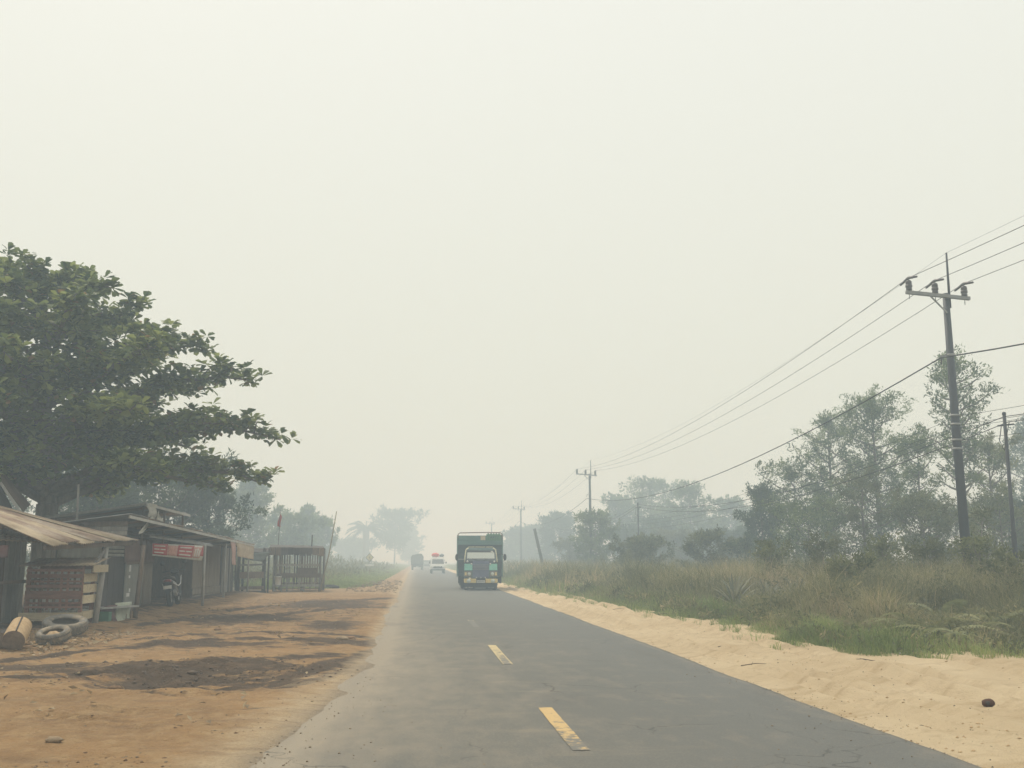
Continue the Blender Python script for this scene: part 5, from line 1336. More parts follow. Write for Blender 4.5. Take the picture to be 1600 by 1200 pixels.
# ---- house gable behind the lean-to, at the left edge
hs = thing('tin_house', 'house with brown tin gable roof partly seen at the left edge under the tree', 'house', (-12.6, 27.5, 0))
ra = at(34, 798, 26.6); rtop = at(-30, 704, 26.6); ra2 = ra + Vector((-.3, 1.3, .2)); rt2 = rtop + Vector((-.3, 1.3, 0))
roof_of_sheets(hs, ra, ra2, rtop, rt2, 2, 'rust_dark', .014)
rl = rtop + (rtop - ra).reflect(Vector((0, 0, 1))) * 1.0; rl2 = rl + Vector((-.3, 1.3, 0))
roof_of_sheets(hs, rl, rl2, rtop, rt2, 2, 'rust_dark', .014)
MB().bar(ra + Vector((0, -.05, -.05)), rtop + Vector((0, -.05, -.05)), .025, .06).build('barge_board', 'wood_pale', hs)
planks_wall(hs, (rl.x + .3, 26.9, 0), (ra.x - .3, 26.9, 0), .0, ra.z - .05, 16, ['wood_brown', 'wood_dark'])
mb = MB(); mb.poly([(rl.x + .3, 26.9, ra.z - .04), (ra.x - .3, 26.9, ra.z - .04), (rtop.x, 26.9, rtop.z - .12), (rl.x + .3, 26.98, ra.z - .04), (ra.x - .3, 26.98, ra.z - .04), (rtop.x, 26.98, rtop.z - .12)], [(0, 1, 2), (5, 4, 3), (0, 3, 4, 1), (1, 4, 5, 2), (2, 5, 3, 0)]); mb.build('gable', 'wood_dark', hs)
planks_wall(hs, (ra.x - .35, 26.95, 0), (ra.x - .6, 27.8, 0), .0, ra.z + .02, 5, ['wood_brown', 'wood_dark'])

# ---- parked scooter
def scooter():
    g = gnd(266, 957); t = thing('scooter', 'black and white motor scooter parked at the open shop front', 'scooter', (g.x, g.y, yz(g.x, g.y) + .0), R(-12))
    t.rotation_euler = (0, R(-7), R(3))
    def wheel(y):
        w = MB(); w.lathe([(.20, -.05), (.25, -.06), (.285, -.045), (.295, 0), (.285, .045), (.25, .06), (.20, .05)], (0, y, .295), 'x', 24, closed=True); wo = w.build('wheel', 'tyre_black', t, True)
        h = MB(); h.lathe([(.20, -.03), (.17, -.03), (.17, .03), (.20, .03)], (0, y, .295), 'x', 24, closed=True); h.lathe([(.001, -.05), (.05, -.05), (.05, .05), (.001, .05)], (0, y, .295), 'x', 10)
        for k in range(5): a = k * 1.2566; h.bar((0, y, .295), (0, y + math.cos(a) * .18, .295 + math.sin(a) * .18), .03, .03)
        h.build('rim', 'galvanised', wo, True)
    wheel(0); wheel(1.22)
    def loft(secs, n=12):   # (y, z, half width, half height)
        mb = MB(); vs = []
        for (y, z, w, h) in secs:
            for j in range(n): a = 2 * math.pi * j / n; c, s = math.cos(a), math.sin(a); vs.append((math.copysign(abs(c) ** .7, c) * w, y, z + math.copysign(abs(s) ** .7, s) * h))
        fs = [(i * n + j, i * n + (j + 1) % n, (i + 1) * n + (j + 1) % n, (i + 1) * n + j) for i in range(len(secs) - 1) for j in range(n)]
        fs += [tuple(reversed(range(n))), tuple((len(secs) - 1) * n + j for j in range(n))]
        mb.poly(vs, fs, True); return mb
    loft([(-.30, .74, .06, .05), (-.22, .70, .13, .09), (0, .62, .16, .13), (.3, .56, .17, .15), (.5, .45, .16, .12), (.6, .35, .15, .08)]).build('tail_body', 'moto_black', t, True)
    loft([(-.24, .80, .10, .03), (-.1, .82, .14, .045), (.2, .80, .15, .05), (.45, .76, .12, .05), (.58, .73, .07, .03)]).build('seat', 'plastic_black', t, True)
    loft([(.55, .30, .17, .05), (.8, .29, .18, .05), (.92, .32, .17, .06)]).build('floorboard', 'plastic_black', t, True)
    loft([(.86, .34, .18, .06), (.93, .6, .19, .15), (1.0, .78, .17, .12), (1.08, .9, .10, .06)]).build('leg_shield', 'moto_black', t, True)
    loft([(.98, .98, .08, .05), (1.05, .99, .13, .07), (1.15, .95, .10, .07)]).build('headlamp_cowl', 'moto_black', t, True)
    loft([(.98, .56, .07, .03), (1.22, .62, .075, .035), (1.45, .5, .06, .03)]).build('front_mudguard', 'moto_black', t, True)
    for s in (-1, 1):
        MB().tube([(s * .15, -.2, .66), (s * .185, .1, .60), (s * .19, .38, .56), (s * .20, .75, .62), (s * .20, .95, .86)], [.008, .014, .016, .016, .010], 7).build('side_stripe', 'moto_white', t, True)
        MB().tube([(s * .06, 1.22, .3), (s * .06, 1.08, .88)], .025, 7).build('fork', 'galvanised', t, True)
        st = MB().tube([(s * .22, 1.0, 1.02), (s * .27, .97, 1.14), (s * .30, .96, 1.22)], .008, 5).build('mirror', 'plastic_black', t, True)
        m2 = MB(); m2.lathe([(.001, -.012), (.055, -.012), (.065, 0), (.055, .012), (.001, .012)], (s * .32, .95, 1.26), 'y', 14); m2.build('mirror_glass', 'plastic_black', st, True)
    MB().tube([(-.33, .92, 1.0), (-.15, 1.0, 1.02), (.15, 1.0, 1.02), (.33, .92, 1.0)], .017, 7).build('handlebar', 'plastic_black', t, True)
    loft([(-.33, .75, .05, .025), (-.29, .74, .10, .04), (-.25, .72, .12, .05)]).build('tail_lamp', 'lamp_red', t, True)
    loft([(-.29, .83, .09, .02), (-.18, .85, .11, .03), (-.02, .84, .11, .02)]).build('grab_rail', 'plastic_black', t, True)
    mb = MB(); mb.sheet((-.12, -.33, .50), (.12, -.33, .50), (.12, -.30, .60), (-.12, -.30, .60), .006); pl = mb.build('number_plate', 'plastic_white', t, True)
    MB().hexa([(-.08, -.24, .42), (.08, -.24, .42), (.07, -.1, .6), (-.07, -.1, .6), (-.08, -.26, .44), (.08, -.26, .44), (.08, -.14, .62), (-.08, -.14, .62)]).build('rear_mudguard', 'plastic_black', t, True)
    MB().tube([(.14, .35, .3), (.17, .0, .33), (.18, -.22, .42)], [.03, .055, .05], 9).build('exhaust', 'galvanised', t, True)
    MB().tube([(-.08, .5, .3), (-.22, .45, .0)], .012, 6).build('kick_stand', 'galvanised', t, True)
scooter()

# ================================================================== TRAFFIC
def rounded(mb, x0, x1, y0, y1, z0, z1): return mb.box(x0, x1, y0, y1, z0, z1)
def text_strokes(parent, x0, z0, w, h, n, y, material, name, seed):
    """unreadable hand-painted strokes"""
    r = random.Random(seed); mb = MB()
    for k in range(n):
        x = x0 + w * (k + .5) / n; s = w / n * .3
        mb.box(x - s, x - s * .4, y - .006, y, z0, z0 + h * r.uniform(.7, 1)); mb.box(x - s * .39, x + s, y - .006, y, z0 + h * r.choice((.4, .75)), z0 + h * r.choice((.5, .6)) + h * .35)
    mb.build(name, material, parent, True)
def wheel(parent, x, y, r, w, name='wheel'):
    s = MB(); s.lathe([(r * .58, -w / 2), (r * .9, -w / 2), (r, -w * .35), (r, w * .35), (r * .9, w / 2), (r * .58, w / 2)], (x, y, r), 'x', 24, closed=True); o = s.build(name, 'tyre_black', parent, True)
    h = MB(); h.lathe([(r * .58, -w * .3), (r * .3, -w * .2), (r * .28, -w * .4), (.001, -w * .4), (.001, w * .4), (r * .28, w * .4), (r * .3, w * .2), (r * .58, w * .3)], (x, y, r), 'x', 16); h.build('rim', 'galvanised', o, True)

def truck():
    g = gnd(753, 922); g.x, g.y = 3.07, 52.5
    t = thing('cargo_truck', 'oncoming green cargo truck with tall boarded body and yellow bumper', 'truck', (g.x, g.y, .015), R(-1.9))
    W = .83
    # cab shell: side profile extruded, leaning windscreen
    prof = [(0.0, .62), (0.0, 1.12), (.03, 1.36), (.28, 2.0), (.38, 2.08), (1.55, 2.1), (1.6, 2.0), (1.6, .62)]
    def cabx(z): return W - .10 * max(0, (z - 1.3) / .8)
    vs = [(-cabx(z), y, z) for y, z in prof] + [(cabx(z), y, z) for y, z in prof]; k = len(prof)
    mb = MB(); mb.poly(vs, [tuple(range(k)), tuple(reversed(range(k, 2 * k)))] + [(i, i + k, (i + 1) % k + k, (i + 1) % k) for i in range(k)]); mb.build('cab', 'truck_cab', t, True, bevel=.03)
    f = lambda z: .03 + (z - 1.36) * .25 / .64 if z > 1.36 else .0 + max(0, (z - 1.12)) * .03 / .24
    def fp(x0, x1, za, zb, m, name, off=.008, th=.02, taper=0, parent=t):
        p = MB(); p.hexa([(x0, f(za) - off - th, za), (x1, f(za) - off - th, za), (x1, f(za) - off, za), (x0, f(za) - off, za), (x0 + taper, f(zb) - off - th, zb), (x1 - taper, f(zb) - off - th, zb), (x1 - taper, f(zb) - off, zb), (x0 + taper, f(zb) - off, zb)])
        return p.build(name, m, parent, True)
    ws = fp(-.74, .74, 1.46, 1.96, 'glass_dark', 'windscreen', -.004, .016, .035)
    fp(-.69, .69, 1.56, 1.86, 'glass_grey', 'windscreen_glare', .014, .003, .015, ws)  # pale panel over the glass: sky reflection put in as colour
    fp(-.70, .70, 1.87, 1.945, 'truck_black', 'sun_strip', .014, .003, .01, ws)
    d = MB(); d.lathe([(.001, -.004), (.07, -.004), (.07, .004), (.001, .004)], (.56, f(1.87) - .026, 1.87), 'y', 16); d.build('sticker', 'plastic_white', ws, True)
    for s in (-1, 1):
        p = MB(); p.tube([(s * .815, .015, 1.38), (s * .795, f(1.65) - .01, 1.65), (s * .745, f(1.97) - .01, 1.99), (s * .62, .30, 2.09)], .028, 7); p.build('pillar_trim', 'truck_cream', t, True)
        fp(s * .42 - (.0 if s > 0 else .4), s * .42 + (.4 if s > 0 else 0), .98, 1.30, 'truck_teal', 'corner_panel', .004, .02)
        fp(s * .6 - .2, s * .6 + .2, 1.315, 1.45, 'truck_black', 'cowl_end', .006, .022)
        for (x, z, r) in ((.67, 1.41, .05), (.47, 1.29, .045)):
            d = MB(); d.lathe([(.001, -.05), (r * .7, -.045), (r, -.01), (r, .03), (.001, .03)], (s * x, -.03, z), 'y', 14); d.build('spot_lamp', 'lamp_clear', t, True)
        # headlamp cluster
        hb = fp(min(s * .46, s * .82), max(s * .46, s * .82), .68, .93, 'truck_tan', 'headlamp', .006, .03)
        d = MB(); d.lathe([(.001, -.03), (.06, -.025), (.085, 0), (.085, .02)], (s * .58, -.04, .80), 'y', 16); d.build('lens', 'glass_grey', hb, True)
        d = MB(); d.box(min(s * .7, s * .80), max(s * .7, s * .80), -.05, -.037, .73, .88); d.build('indicator', 'truck_yellow', hb, True)
        # bumper halves with fog lamps
        b = MB(); b.hexa([(s * .23, -.16, .36), (s * .80, -.16, .36), (s * .84, .05, .38), (s * .23, .05, .36), (s * .23, -.18, .57), (s * .80, -.18, .57), (s * .85, .05, .56), (s * .23, .05, .57)] if s > 0 else
                            [(-.80, -.16, .36), (-.23, -.16, .36), (-.23, .05, .36), (-.84, .05, .38), (-.80, -.18, .57), (-.23, -.18, .57), (-.23, .05, .57), (-.85, .05, .56)])
        bo = b.build('bumper', 'truck_yellow', t, True, bevel=.02)
        d = MB(); d.lathe([(.001, -.02), (.08, -.015), (.10, .01), (.11, .01), (.11, .03)], (s * .60, -.18, .465), 'y', 16); d.build('fog_lamp', 'glass_grey', bo, True)
        # mirrors on arms
        a = MB(); a.tube([(s * .80, .15, 1.75), (s * 1.0, .0, 1.78), (s * 1.19, -.02, 1.76)], .014, 5); a.tube([(s * .82, .1, 1.35), (s * 1.05, 0, 1.36), (s * 1.19, -.02, 1.48)], .014, 5); ao = a.build('mirror_arm', 'truck_black', t, True)
        a = MB(); a.blob((s * 1.2, -.03, 1.62), (.085, .04, .17), 1, 0, 12, 8); a.build('mirror', 'truck_black', ao, True)
        wheel(t, s * .70, .55, .39, .22)
        for dx in (.62, .88): wheel(t, s * dx, 4.6, .39, .20)
    fp(-.40, .40, .62, 1.30, 'truck_blue', 'grille', .006, .02)
    for z in (1.02, 1.09, 1.16, 1.23): fp(-.40, .40, z, z + .022, 'galvanised', 'grille_bar', .03, .012)
    fp(-.40, .40, 1.315, 1.45, 'truck_blue', 'front_panel', .006, .02)
    for s in (-1, 1): MB().tube([(s * .1 + .02, -.03, 1.46), (s * .45 + .02, f(1.62) - .03, 1.56)], .01, 5).build('wiper', 'truck_black', t, True)
    pb = MB(); pb.box(-.229, .229, -.13, .0, .36, .56); pb.build('bumper_centre', 'truck_black', t, True)
    pl = MB().box(-.2, .2, -.145, -.132, .37, .49).build('number_plate', 'plastic_white', t, True)
    for k in range(7): MB().box(-.16 + k * .05, -.135 + k * .05, -.150, -.1455, .395, .465).build('character', 'truck_black', pl, True)
    for x in (-.22, .0, .22): MB().blob((x, -.10, .62), (.03, .02, .03), 2, 0, 8, 5).build('marker_lamp', 'lamp_clear', t, True)
    sk = MB().box(-.82, .82, .02, .05, .06, .40).build('skirt', 'truck_black', t, True)
    text_strokes(sk, -.76, .10, .36, .06, 6, .018, 'plastic_white', 'lettering', 3); text_strokes(sk, .36, .11, .3, .045, 6, .018, 'galvanised', 'lettering', 4)
    MB().box(-.3, .25, .01, .018, .10, .115).build('stripe', 'plastic_white', sk, True)
    # roof rack bar over the cab
    for x0, x1 in ((-.62, -.32), (-.28, .22), (.26, .6)): MB().box(x0, x1, .33, .38, 2.115, 2.15).build('roof_strip', 'truck_cream', t, True)
    # chassis
    MB().box(-.42, .42, .3, 6.3, .48, .66).build('chassis', 'truck_black', t, True)
    for s in (-1, 1): MB().box(s * .8 - .25, s * .8 + .25, 5.15, 5.17, .12, .75).build('mud_flap', 'truck_black', t, True)
    # body: floor, boarded front, sides and tail, posts, top frame
    B, y0, y1, zb, zt = 1.14, 1.75, 6.35, .80, 2.74
    MB().box(-B, B, y0, y1, .67, .80).build('body_floor', 'truck_board_dark', t, True)
    nb = 8
    for k in range(nb):
        za = zb + (zt - zb) * k / nb + .006; zc = zb + (zt - zb) * (k + 1) / nb - .006; m = 'truck_board' if k >= 6 else 'truck_board_dark'; fwd = .05 if k >= 6 else 0
        MB().box(-B + .03, B - .03, y0 - fwd, y0 + .035, za, zc).build('front_board', m, t, True)
        for s in (-1, 1): MB().box(min(s * B, s * (B - .035)), max(s * B, s * (B - .035)), y0 + .04, y1, za, zc).build('side_board', 'truck_board_dark' if k % 3 else 'truck_board', t, True)
        MB().box(-B + .04, B - .04, y1 - .04, y1, za, zc).build('tail_board', 'truck_board_dark', t, True)
    for s in (-1, 1):
        for k in range(5):
            y = y0 + (y1 - y0 - .06) * k / 4; MB().box(min(s * (B + .003), s * (B + .05)), max(s * (B + .003), s * (B + .05)), y, y + .08, .62, zt + .02).build('side_post', 'truck_board', t, True)
        MB().box(min(s * 1.0, s * 1.12), max(s * 1.0, s * 1.12), 1.9, 2.0, .30, .66).build('under_bracket', 'truck_black', t, True)
        MB().box(min(s * .86, s * 1.08), max(s * .86, s * 1.08), 2.3, 3.6, .34, .62).build('tool_box', 'truck_black', t, True)
    MB().tube([(-B, y0 - .02, zt - .15), (-B, y0 - .02, zt + .06), (-B + .1, y0 - .02, zt + .13), (0, y0 - .02, zt + .15), (B - .1, y0 - .02, zt + .15), (B, y0 - .02, zt + .07), (B, y0 - .02, zt - .15)], .028, 7).build('top_bar', 'truck_tan', t, True)
    for s in (-1, 1): MB().tube([(s * B, y0, zt + .04), (s * B, y1, zt + .04)], .025, 6).build('top_rail', 'truck_tan', t, True)
    MB().box(.02, .27, y0 - .066, y0 - .0555, 2.50, 2.71).build('sticker', 'wood_cream', t, True)
    MB().box(.32, 1.06, y0 - .066, y0 - .0555, 2.48, 2.80).build('name_board', 'truck_green', t, True); text_strokes(t, .38, 2.53, .62, .2, 5, y0 - .067, 'truck_board_dark', 'lettering', 8)
    for k in range(5): MB().blob((.42 + k * .14, y0 - .05, 2.82), (.05, .02, .035), k, .1, 8, 5).build('crest_bump', 'truck_green', t, True)
    # load under a dark tarp, below the top bar
    MB().sheet((-1.08, y0 + .1, 2.62), (1.08, y0 + .1, 2.62), (1.08, y1 - .1, 2.62), (-1.08, y1 - .1, 2.62), .03, 0, nv=10, wob=.03).build('load_tarp', 'tarp_grey', t, True)
truck()

def van():
    t = thing('minibus', 'oncoming white minibus with red bundle and dark bag on its roof', 'minibus', (2.08, 117, .0), R(1))
    prof = [(0, .42), (-.02, .85), (.12, 1.02), (.55, 1.02 + .62), (.72, 1.78), (3.5, 1.80), (3.6, 1.6), (3.62, .42)]
    W = .79; k = len(prof); w = lambda z: W - .12 * max(0, z - 1.0) / .8
    mb = MB(); mb.poly([(-w(z), y, z) for y, z in prof] + [(w(z), y, z) for y, z in prof], [tuple(range(k)), tuple(reversed(range(k, 2 * k)))] + [(i, i + k, (i + 1) % k + k, (i + 1) % k) for i in range(k)]); body = mb.build('body', 'van_white', t, True, bevel=.05)
    f = lambda z: .12 + (z - 1.02) * .43 / .62
    MB().hexa([(-.68, f(1.08) - .015, 1.08), (.68, f(1.08) - .015, 1.08), (.68, f(1.08) + .02, 1.08), (-.68, f(1.08) + .02, 1.08), (-.60, f(1.58) - .015, 1.58), (.60, f(1.58) - .015, 1.58), (.60, f(1.58) + .02, 1.58), (-.60, f(1.58) + .02, 1.58)]).build('windscreen', 'glass_dark', t, True)
    MB().box(-.5, .5, -.04, -.012, .60, .80).build('grille', 'truck_black', t, True); MB().box(-.8, .8, -.08, .05, .34, .55).build('bumper', 'tarp_grey', t, True, bevel=.03)
    for s in (-1, 1):
        d = MB(); d.lathe([(.001, -.03), (.07, -.025), (.10, .0), (.10, .05)], (s * .62, -.03, .70), 'y', 14); d.build('headlamp', 'lamp_clear', t, True)
        for y in (.45, 2.9): wheel(t, s * .68, y, .30, .2)
        a = MB(); a.blob((s * .92, .45, 1.22), (.07, .05, .12), 1, 0, 10, 6); a.bar((s * .74, .5, 1.15), (s * .92, .47, 1.18), .03); a.build('mirror', 'truck_black', t, True)
        MB().box(min(s * .795, s * .803), max(s * .795, s * .803), .9, 3.3, 1.15, 1.5).build('side_window', 'glass_dark', t, True)
    MB().box(-.2, .2, -.095, -.081, .40, .50).build('number_plate', 'truck_black', t, True)
    for s in (-1, 1): MB().tube([(s * .6, .8, 1.86), (s * .6, 3.3, 1.86)], .025, 6).build('roof_rail', 'truck_black', t, True)
    for y in (.8, 1.6, 2.4, 3.2):
        MB().tube([(-.6, y, 1.86), (.6, y, 1.86)], .02, 6).build('roof_bar', 'truck_black', t, True)
    o = thing('roof_bundle', 'red bundle tied on the roof of the white minibus', 'bundle', (1.80, 118.1, 1.88)); MB().blob((0, 0, .17), (.42, .55, .22), 3, .15, 12, 8).build('cloth', 'bag_red', o, True); MB().tube([(-.4, 0, .08), (0, 0, .41), (.4, 0, .08)], .015, 5).build('rope', 'wood_cream', o, True)
    o = thing('roof_bag', 'dark bag on the roof of the white minibus', 'bag', (2.52, 118.1, 1.88)); MB().blob((0, 0, .12), (.27, .4, .15), 5, .15, 12, 8).build('cloth', 'tarp_grey', o, True); MB().tube([(-.1, 0, .24), (0, 0, .33), (.1, 0, .24)], .015, 5).build('handle', 'plastic_black', o, True)
van()

def far_truck():
    t = thing('covered_truck', 'faint small covered truck driving away on the left lane', 'truck', (-.3, 160, .0))
    prof = [(-.95, 2.0), (-.75, 2.22), (-.3, 2.3), (.1, 2.42), (.65, 2.42), (.95, 2.0), (.95, .75), (-.95, .75)]; k = len(prof)
    mb = MB(); mb.poly([(x, 0, z) for x, z in prof] + [(x * .98, 3.2, z + .05) for x, z in prof], [tuple(range(k)), tuple(reversed(range(k, 2 * k)))] + [(i, i + k, (i + 1) % k + k, (i + 1) % k) for i in range(k)]); mb.build('tarp_cover', 'tarp_grey', t, True)
    MB().box(-.9, .9, -.06, -.003, .62, .95).build('tailgate', 'truck_board_dark', t, True); MB().box(-.8, .8, -.08, .3, .42, .6).build('chassis', 'truck_black', t, True)
    MB().box(-.2, .2, -.1, -.081, .45, .55).build('number_plate', 'plastic_white', t, True)
    MB().box(-.85, .85, 3.3, 4.9, .5, 1.95).build('cab', 'tarp_grey', t, True, bevel=.08)
    for s in (-1, 1):
        MB().box(s * .75 - .1, s * .75 + .1, -.09, -.061, .66, .76).build('tail_lamp', 'lamp_red', t, True)
        wheel(t, s * .72, .8, .36, .3); wheel(t, s * .72, 4.1, .36, .22)
far_truck()

def far_car():
    t = thing('far_car', 'faint dark car with a lit look far behind the minibus', 'car', (1.4, 196, 0))
    t['label'] = 'faint dark car far down the road between covered truck and minibus'
    prof = [(0, .35), (0, .8), (.9, .98), (1.5, 1.45), (3.0, 1.45), (3.9, 1.0), (4.0, .35)]; k = len(prof); W = .8
    mb = MB(); mb.poly([(-W, y, z) for y, z in prof] + [(W, y, z) for y, z in prof], [tuple(range(k)), tuple(reversed(range(k, 2 * k)))] + [(i, i + k, (i + 1) % k + k, (i + 1) % k) for i in range(k)]); mb.build('body', 'tarp_grey', t, True, bevel=.06)
    MB().hexa([(-.65, .98, 1.03), (.65, .98, 1.03), (.65, 1.02, 1.03), (-.65, 1.02, 1.03), (-.6, 1.4, 1.38), (.6, 1.4, 1.38), (.6, 1.45, 1.38), (-.6, 1.45, 1.38)]).build('windscreen', 'glass_dark', t, True)
    for s in (-1, 1):
        d = MB(); d.lathe([(.001, -.03), (.1, -.02), (.12, .03)], (s * .58, -.01, .66), 'y', 12); d.build('headlamp', 'lamp_clear', t, True)
        for y in (.75, 3.2): wheel(t, s * .72, y, .3, .2)
far_car()

# ================================================================== SIGN
gs = at(577, 897, 112); sg = thing('warning_sign', 'small diamond warning sign with a plate below it on the left verge', 'road sign', (gs.x, 112, -.1))
zc = at(577, 871, 112).z + .1; zp = at(577, 883, 112).z + .1
MB().tube([(0, 0, 0), (0, 0, zc - .1)], .04, 8).build('pole', 'galvanised', sg, True)
def diamond(r, y, m, name, th=.012): mb = MB(); mb.poly([(0, y, zc - r), (r, y, zc), (0, y, zc + r), (-r, y, zc), (0, y + th, zc - r), (r, y + th, zc), (0, y + th, zc + r), (-r, y + th, zc)], [(0, 1, 2, 3), (7, 6, 5, 4), (0, 4, 5, 1), (1, 5, 6, 2), (2, 6, 7, 3), (3, 7, 4, 0)]); return mb.build(name, m, sg, True)
diamond(.44, -.06, 'plastic_black', 'border'); diamond(.375, -.068, 'sign_yellow', 'face', .007)
sy = MB(); sy.tube([(.05, -.076, zc - .2), (.05, -.076, zc - .08), (-.05, -.076, zc), (.05, -.076, zc + .08), (.02, -.076, zc + .2)], .03, 5); sy.build('symbol', 'plastic_black', sg, True)
MB().box(-.48, .48, -.07, -.05, zp - .11, zp + .11).build('plate', 'plastic_white', sg, True)

# ================================================================== POLES AND WIRES
PX = 15.12
def big_pole(Y, label, detail=True, tilt=0):
    m = 'pole_steel'
    t = thing('utility_pole', label, 'utility pole', (PX, Y, -.2), group='tall power poles along the road'); t.rotation_euler = (0, tilt, 0)
    z = .2
    MB().tube([(.06, 0, 0), (.0, 0, 5 + z), (-.02, 0, 9.12 + z)], [.145, .12, .09], 14).build('shaft', m, t, True)
    MB().tube([(-.02 + .105, 0, 8.7 + z), (.09, 0, 10.35 + z)], [.04, .028], 8).build('top_rod', m, t, True)
    # cross arm: slightly off level, longer on the road side
    A, B = Vector((-1.28, -.14, 9.10 + z)), Vector((.62, -.14, 8.95 + z))
    MB().bar(A, B, .09, .10).build('cross_arm', 'galvanised', t, True)
    MB().bar((-.55, -.13, 9.0 + z), (-.08, -.12, 8.52 + z), .03, .04).build('brace', 'galvanised', t, True)
    for u in (.05, .46, .92):
        p = A.lerp(B, u); io = MB(); io.lathe([(.03, .04), (.085, .06), (.085, .12), (.06, .13), (.095, .15), (.095, .22), (.06, .23), (.09, .25), (.08, .33), (.04, .36), (.001, .36)], tuple(p), 'z', 14); i_ = io.build('insulator', 'insulator', t, True)
        MB().tube([p + Vector((0, 0, -.2)), p + Vector((0, 0, .05))], .012, 5).build('pin', 'galvanised', i_, True)
        MB().tube([p + Vector((0, -.5, .33)), p + Vector((0, -.05, .42)), p + Vector((0, .05, .42)), p + Vector((0, .5, .35))], [.03, .045, .045, .03], 7).build('line_guard', 'insulator', i_, True)
    if detail:
        for h in (7.3, 5.55, 5.3, 4.85, 4.6):
            MB().lathe([(.096 + (9 - h) * .009, -.03), (.106 + (9 - h) * .009, -.03), (.106 + (9 - h) * .009, .03), (.096 + (9 - h) * .009, .03)], (0, 0, h + z), 'z', 14, closed=True).build('band', 'galvanised', t, True)
        MB().bar((-.30, -.02, 7.24 + z), (-.12, 0, 7.32 + z), .03, .05).build('cable_hook', 'galvanised', t, True)
        MB().tube([(-.3, 0, 7.02 + z), (-.28, 0, 7.3 + z)], .02, 6).build('cable_clamp', 'insulator', t, True)
    return [Vector((PX, Y, 0)) + A.lerp(B, u) + Vector((0, 0, .43 - .2)) for u in (.05, .46, .92)], Vector((PX + .09, Y, 10.35)), Vector((PX - .3, Y, 7.22))
ins, tops, hooks = [], [], []
for Y, lab, det in ((28, 'nearest tall power pole with three-insulator cross arm at right', True), (92, 'second tall power pole rising behind the middle clump of trees', True), (156, 'third, faint tall power pole left of the leaning broken post', False), (220, 'farthest, barely visible power pole above the truck', False)):
    a, b, c = big_pole(Y, lab, det); ins.append(a); tops.append(b); hooks.append(c)
def span(a, b, sag, k=24):
    return [Vector(a).lerp(Vector(b), i / k) - Vector((0, 0, sag * 4 * (i / k) * (1 - i / k))) for i in range(k + 1)]
def line(name, label, chain, sags, r, m, group):
    pts = []
    for i in range(len(chain) - 1): pts += span(chain[i], chain[i + 1], sags[i])[(1 if i else 0):]
    o0 = chain[1]; o = MB().tube([p - o0 for p in pts], r, 5).build(name, m); o.location = o0; return props(o, label, 'wire', group)
off = Vector((0, -64, 0))
names = ('road-side power wire carried by the leftmost insulators of the tall poles', 'middle power wire carried by the central insulators of the tall poles', 'outer power wire carried by the rightmost insulators of the tall poles')
for k in range(3): line('power_wire', names[k], [ins[0][k] + off, ins[0][k], ins[1][k], ins[2][k], ins[3][k]], [1.0, 1.1, 1.1, 1.1], .009, 'wire', 'power wires')
line('earth_wire', 'thin topmost wire joining the tips of the tall poles', [tops[0] + off, tops[0], tops[1], tops[2], tops[3]], [.9, 1.0, 1.0, 1.0], .004, 'wire', 'power wires')
line('power_cable', 'thick dark cable clamped midway up the tall poles', [hooks[0] + off + Vector((0, 0, -.3)), hooks[0], hooks[1] + Vector((0, 0, -.3)), hooks[2], hooks[3]], [1.8, 1.5, 1.3, 1.3], .02, 'cable', 'power wires')

def low_pole(x, Y, h, label, lean=0, r=.058, cat='pole'):
    t = thing('telephone_pole', label, cat, (x, Y, -.2), group='short telephone poles'); t.rotation_euler = (0, lean, 0)
    MB().tube([(0, 0, 0), (0, 0, h * .45), (0, 0, h * .46), (0, 0, h + .2)], [r * 1.25, r * 1.15, r * .9, r * .75], 10).build('shaft', 'pole_steel', t, True)
    MB().lathe([(r * .75, h + .2), (r * .9, h + .2), (r * .8, h + .26), (.001, h + .28)], (0, 0, 0), 'z', 10).build('cap', 'pole_steel', t, True)
    MB().bar((-.2, 0, h - .1), (.25, 0, h - .05), .03, .04).build('cable_hook', 'pole_steel', t, True)
    MB().tube([(-.12, -.03, h - .1), (-.22, -.06, h - .5), (-.1, -.05, h - .75), (-.02, -.08, h - .35), (.1, -.05, h + .02)], .012, 5).build('cable_loop', 'cable', t, True)
    return Vector((x, Y, h - .05))
L1 = low_pole(15.40, 26, 5.3, 'short dark telephone pole at the right edge with a looped cable'); L2 = low_pole(15.0, 71, 5.35, 'short thin telephone pole in front of the tallest hazy tree')
L0 = L1 + Vector((.2, -45, 0)); L3 = Vector((14.7, 116, 5.2))
for k, (dz, s, r_, lab) in enumerate(((0, 1.0, .011, 'upper telephone cable running over the tops of the short poles'), (-.14, 1.15, .011, 'second telephone cable running just below the first'))):
    line('telephone_cable', lab, [L0 + Vector((.1 * k, 0, dz)), L1 + Vector((.1 * k, 0, dz)), L2 + Vector((0, 0, dz)), L3 + Vector((0, 0, dz))], [.7, s, s], r_, 'cable', 'telephone cables')
for k, (h, s, lab) in enumerate(((5.55, .75, 'highest of the thin service wires banded to the near tall pole'), (5.3, .8, 'second highest thin service wire banded to the near tall pole'), (5.22, .95, 'third thin service wire banded to the near tall pole'), (4.85, .9, 'lowest thin service wire banded to the near tall pole'))):
    p = Vector((PX + .2, 28, h)); line('service_wire', lab, [p + Vector((0, -60, .3)), p, Vector((PX - .3 - .1 * k, 92, h - .3)), Vector((PX - .3, 156, h - .2))], [.9, s + .3, s], .006, 'cable', 'service wires')
# leaning broken post
ga = at(846, 872, 84); gb_ = at(835, 826, 84); pole_thing('broken_post', 'thick dark broken post leaning left beside the dense hazy tree', 'post', Vector((ga.x + .4, 84, -.2)), gb_, .13, .12, 'pole_far')

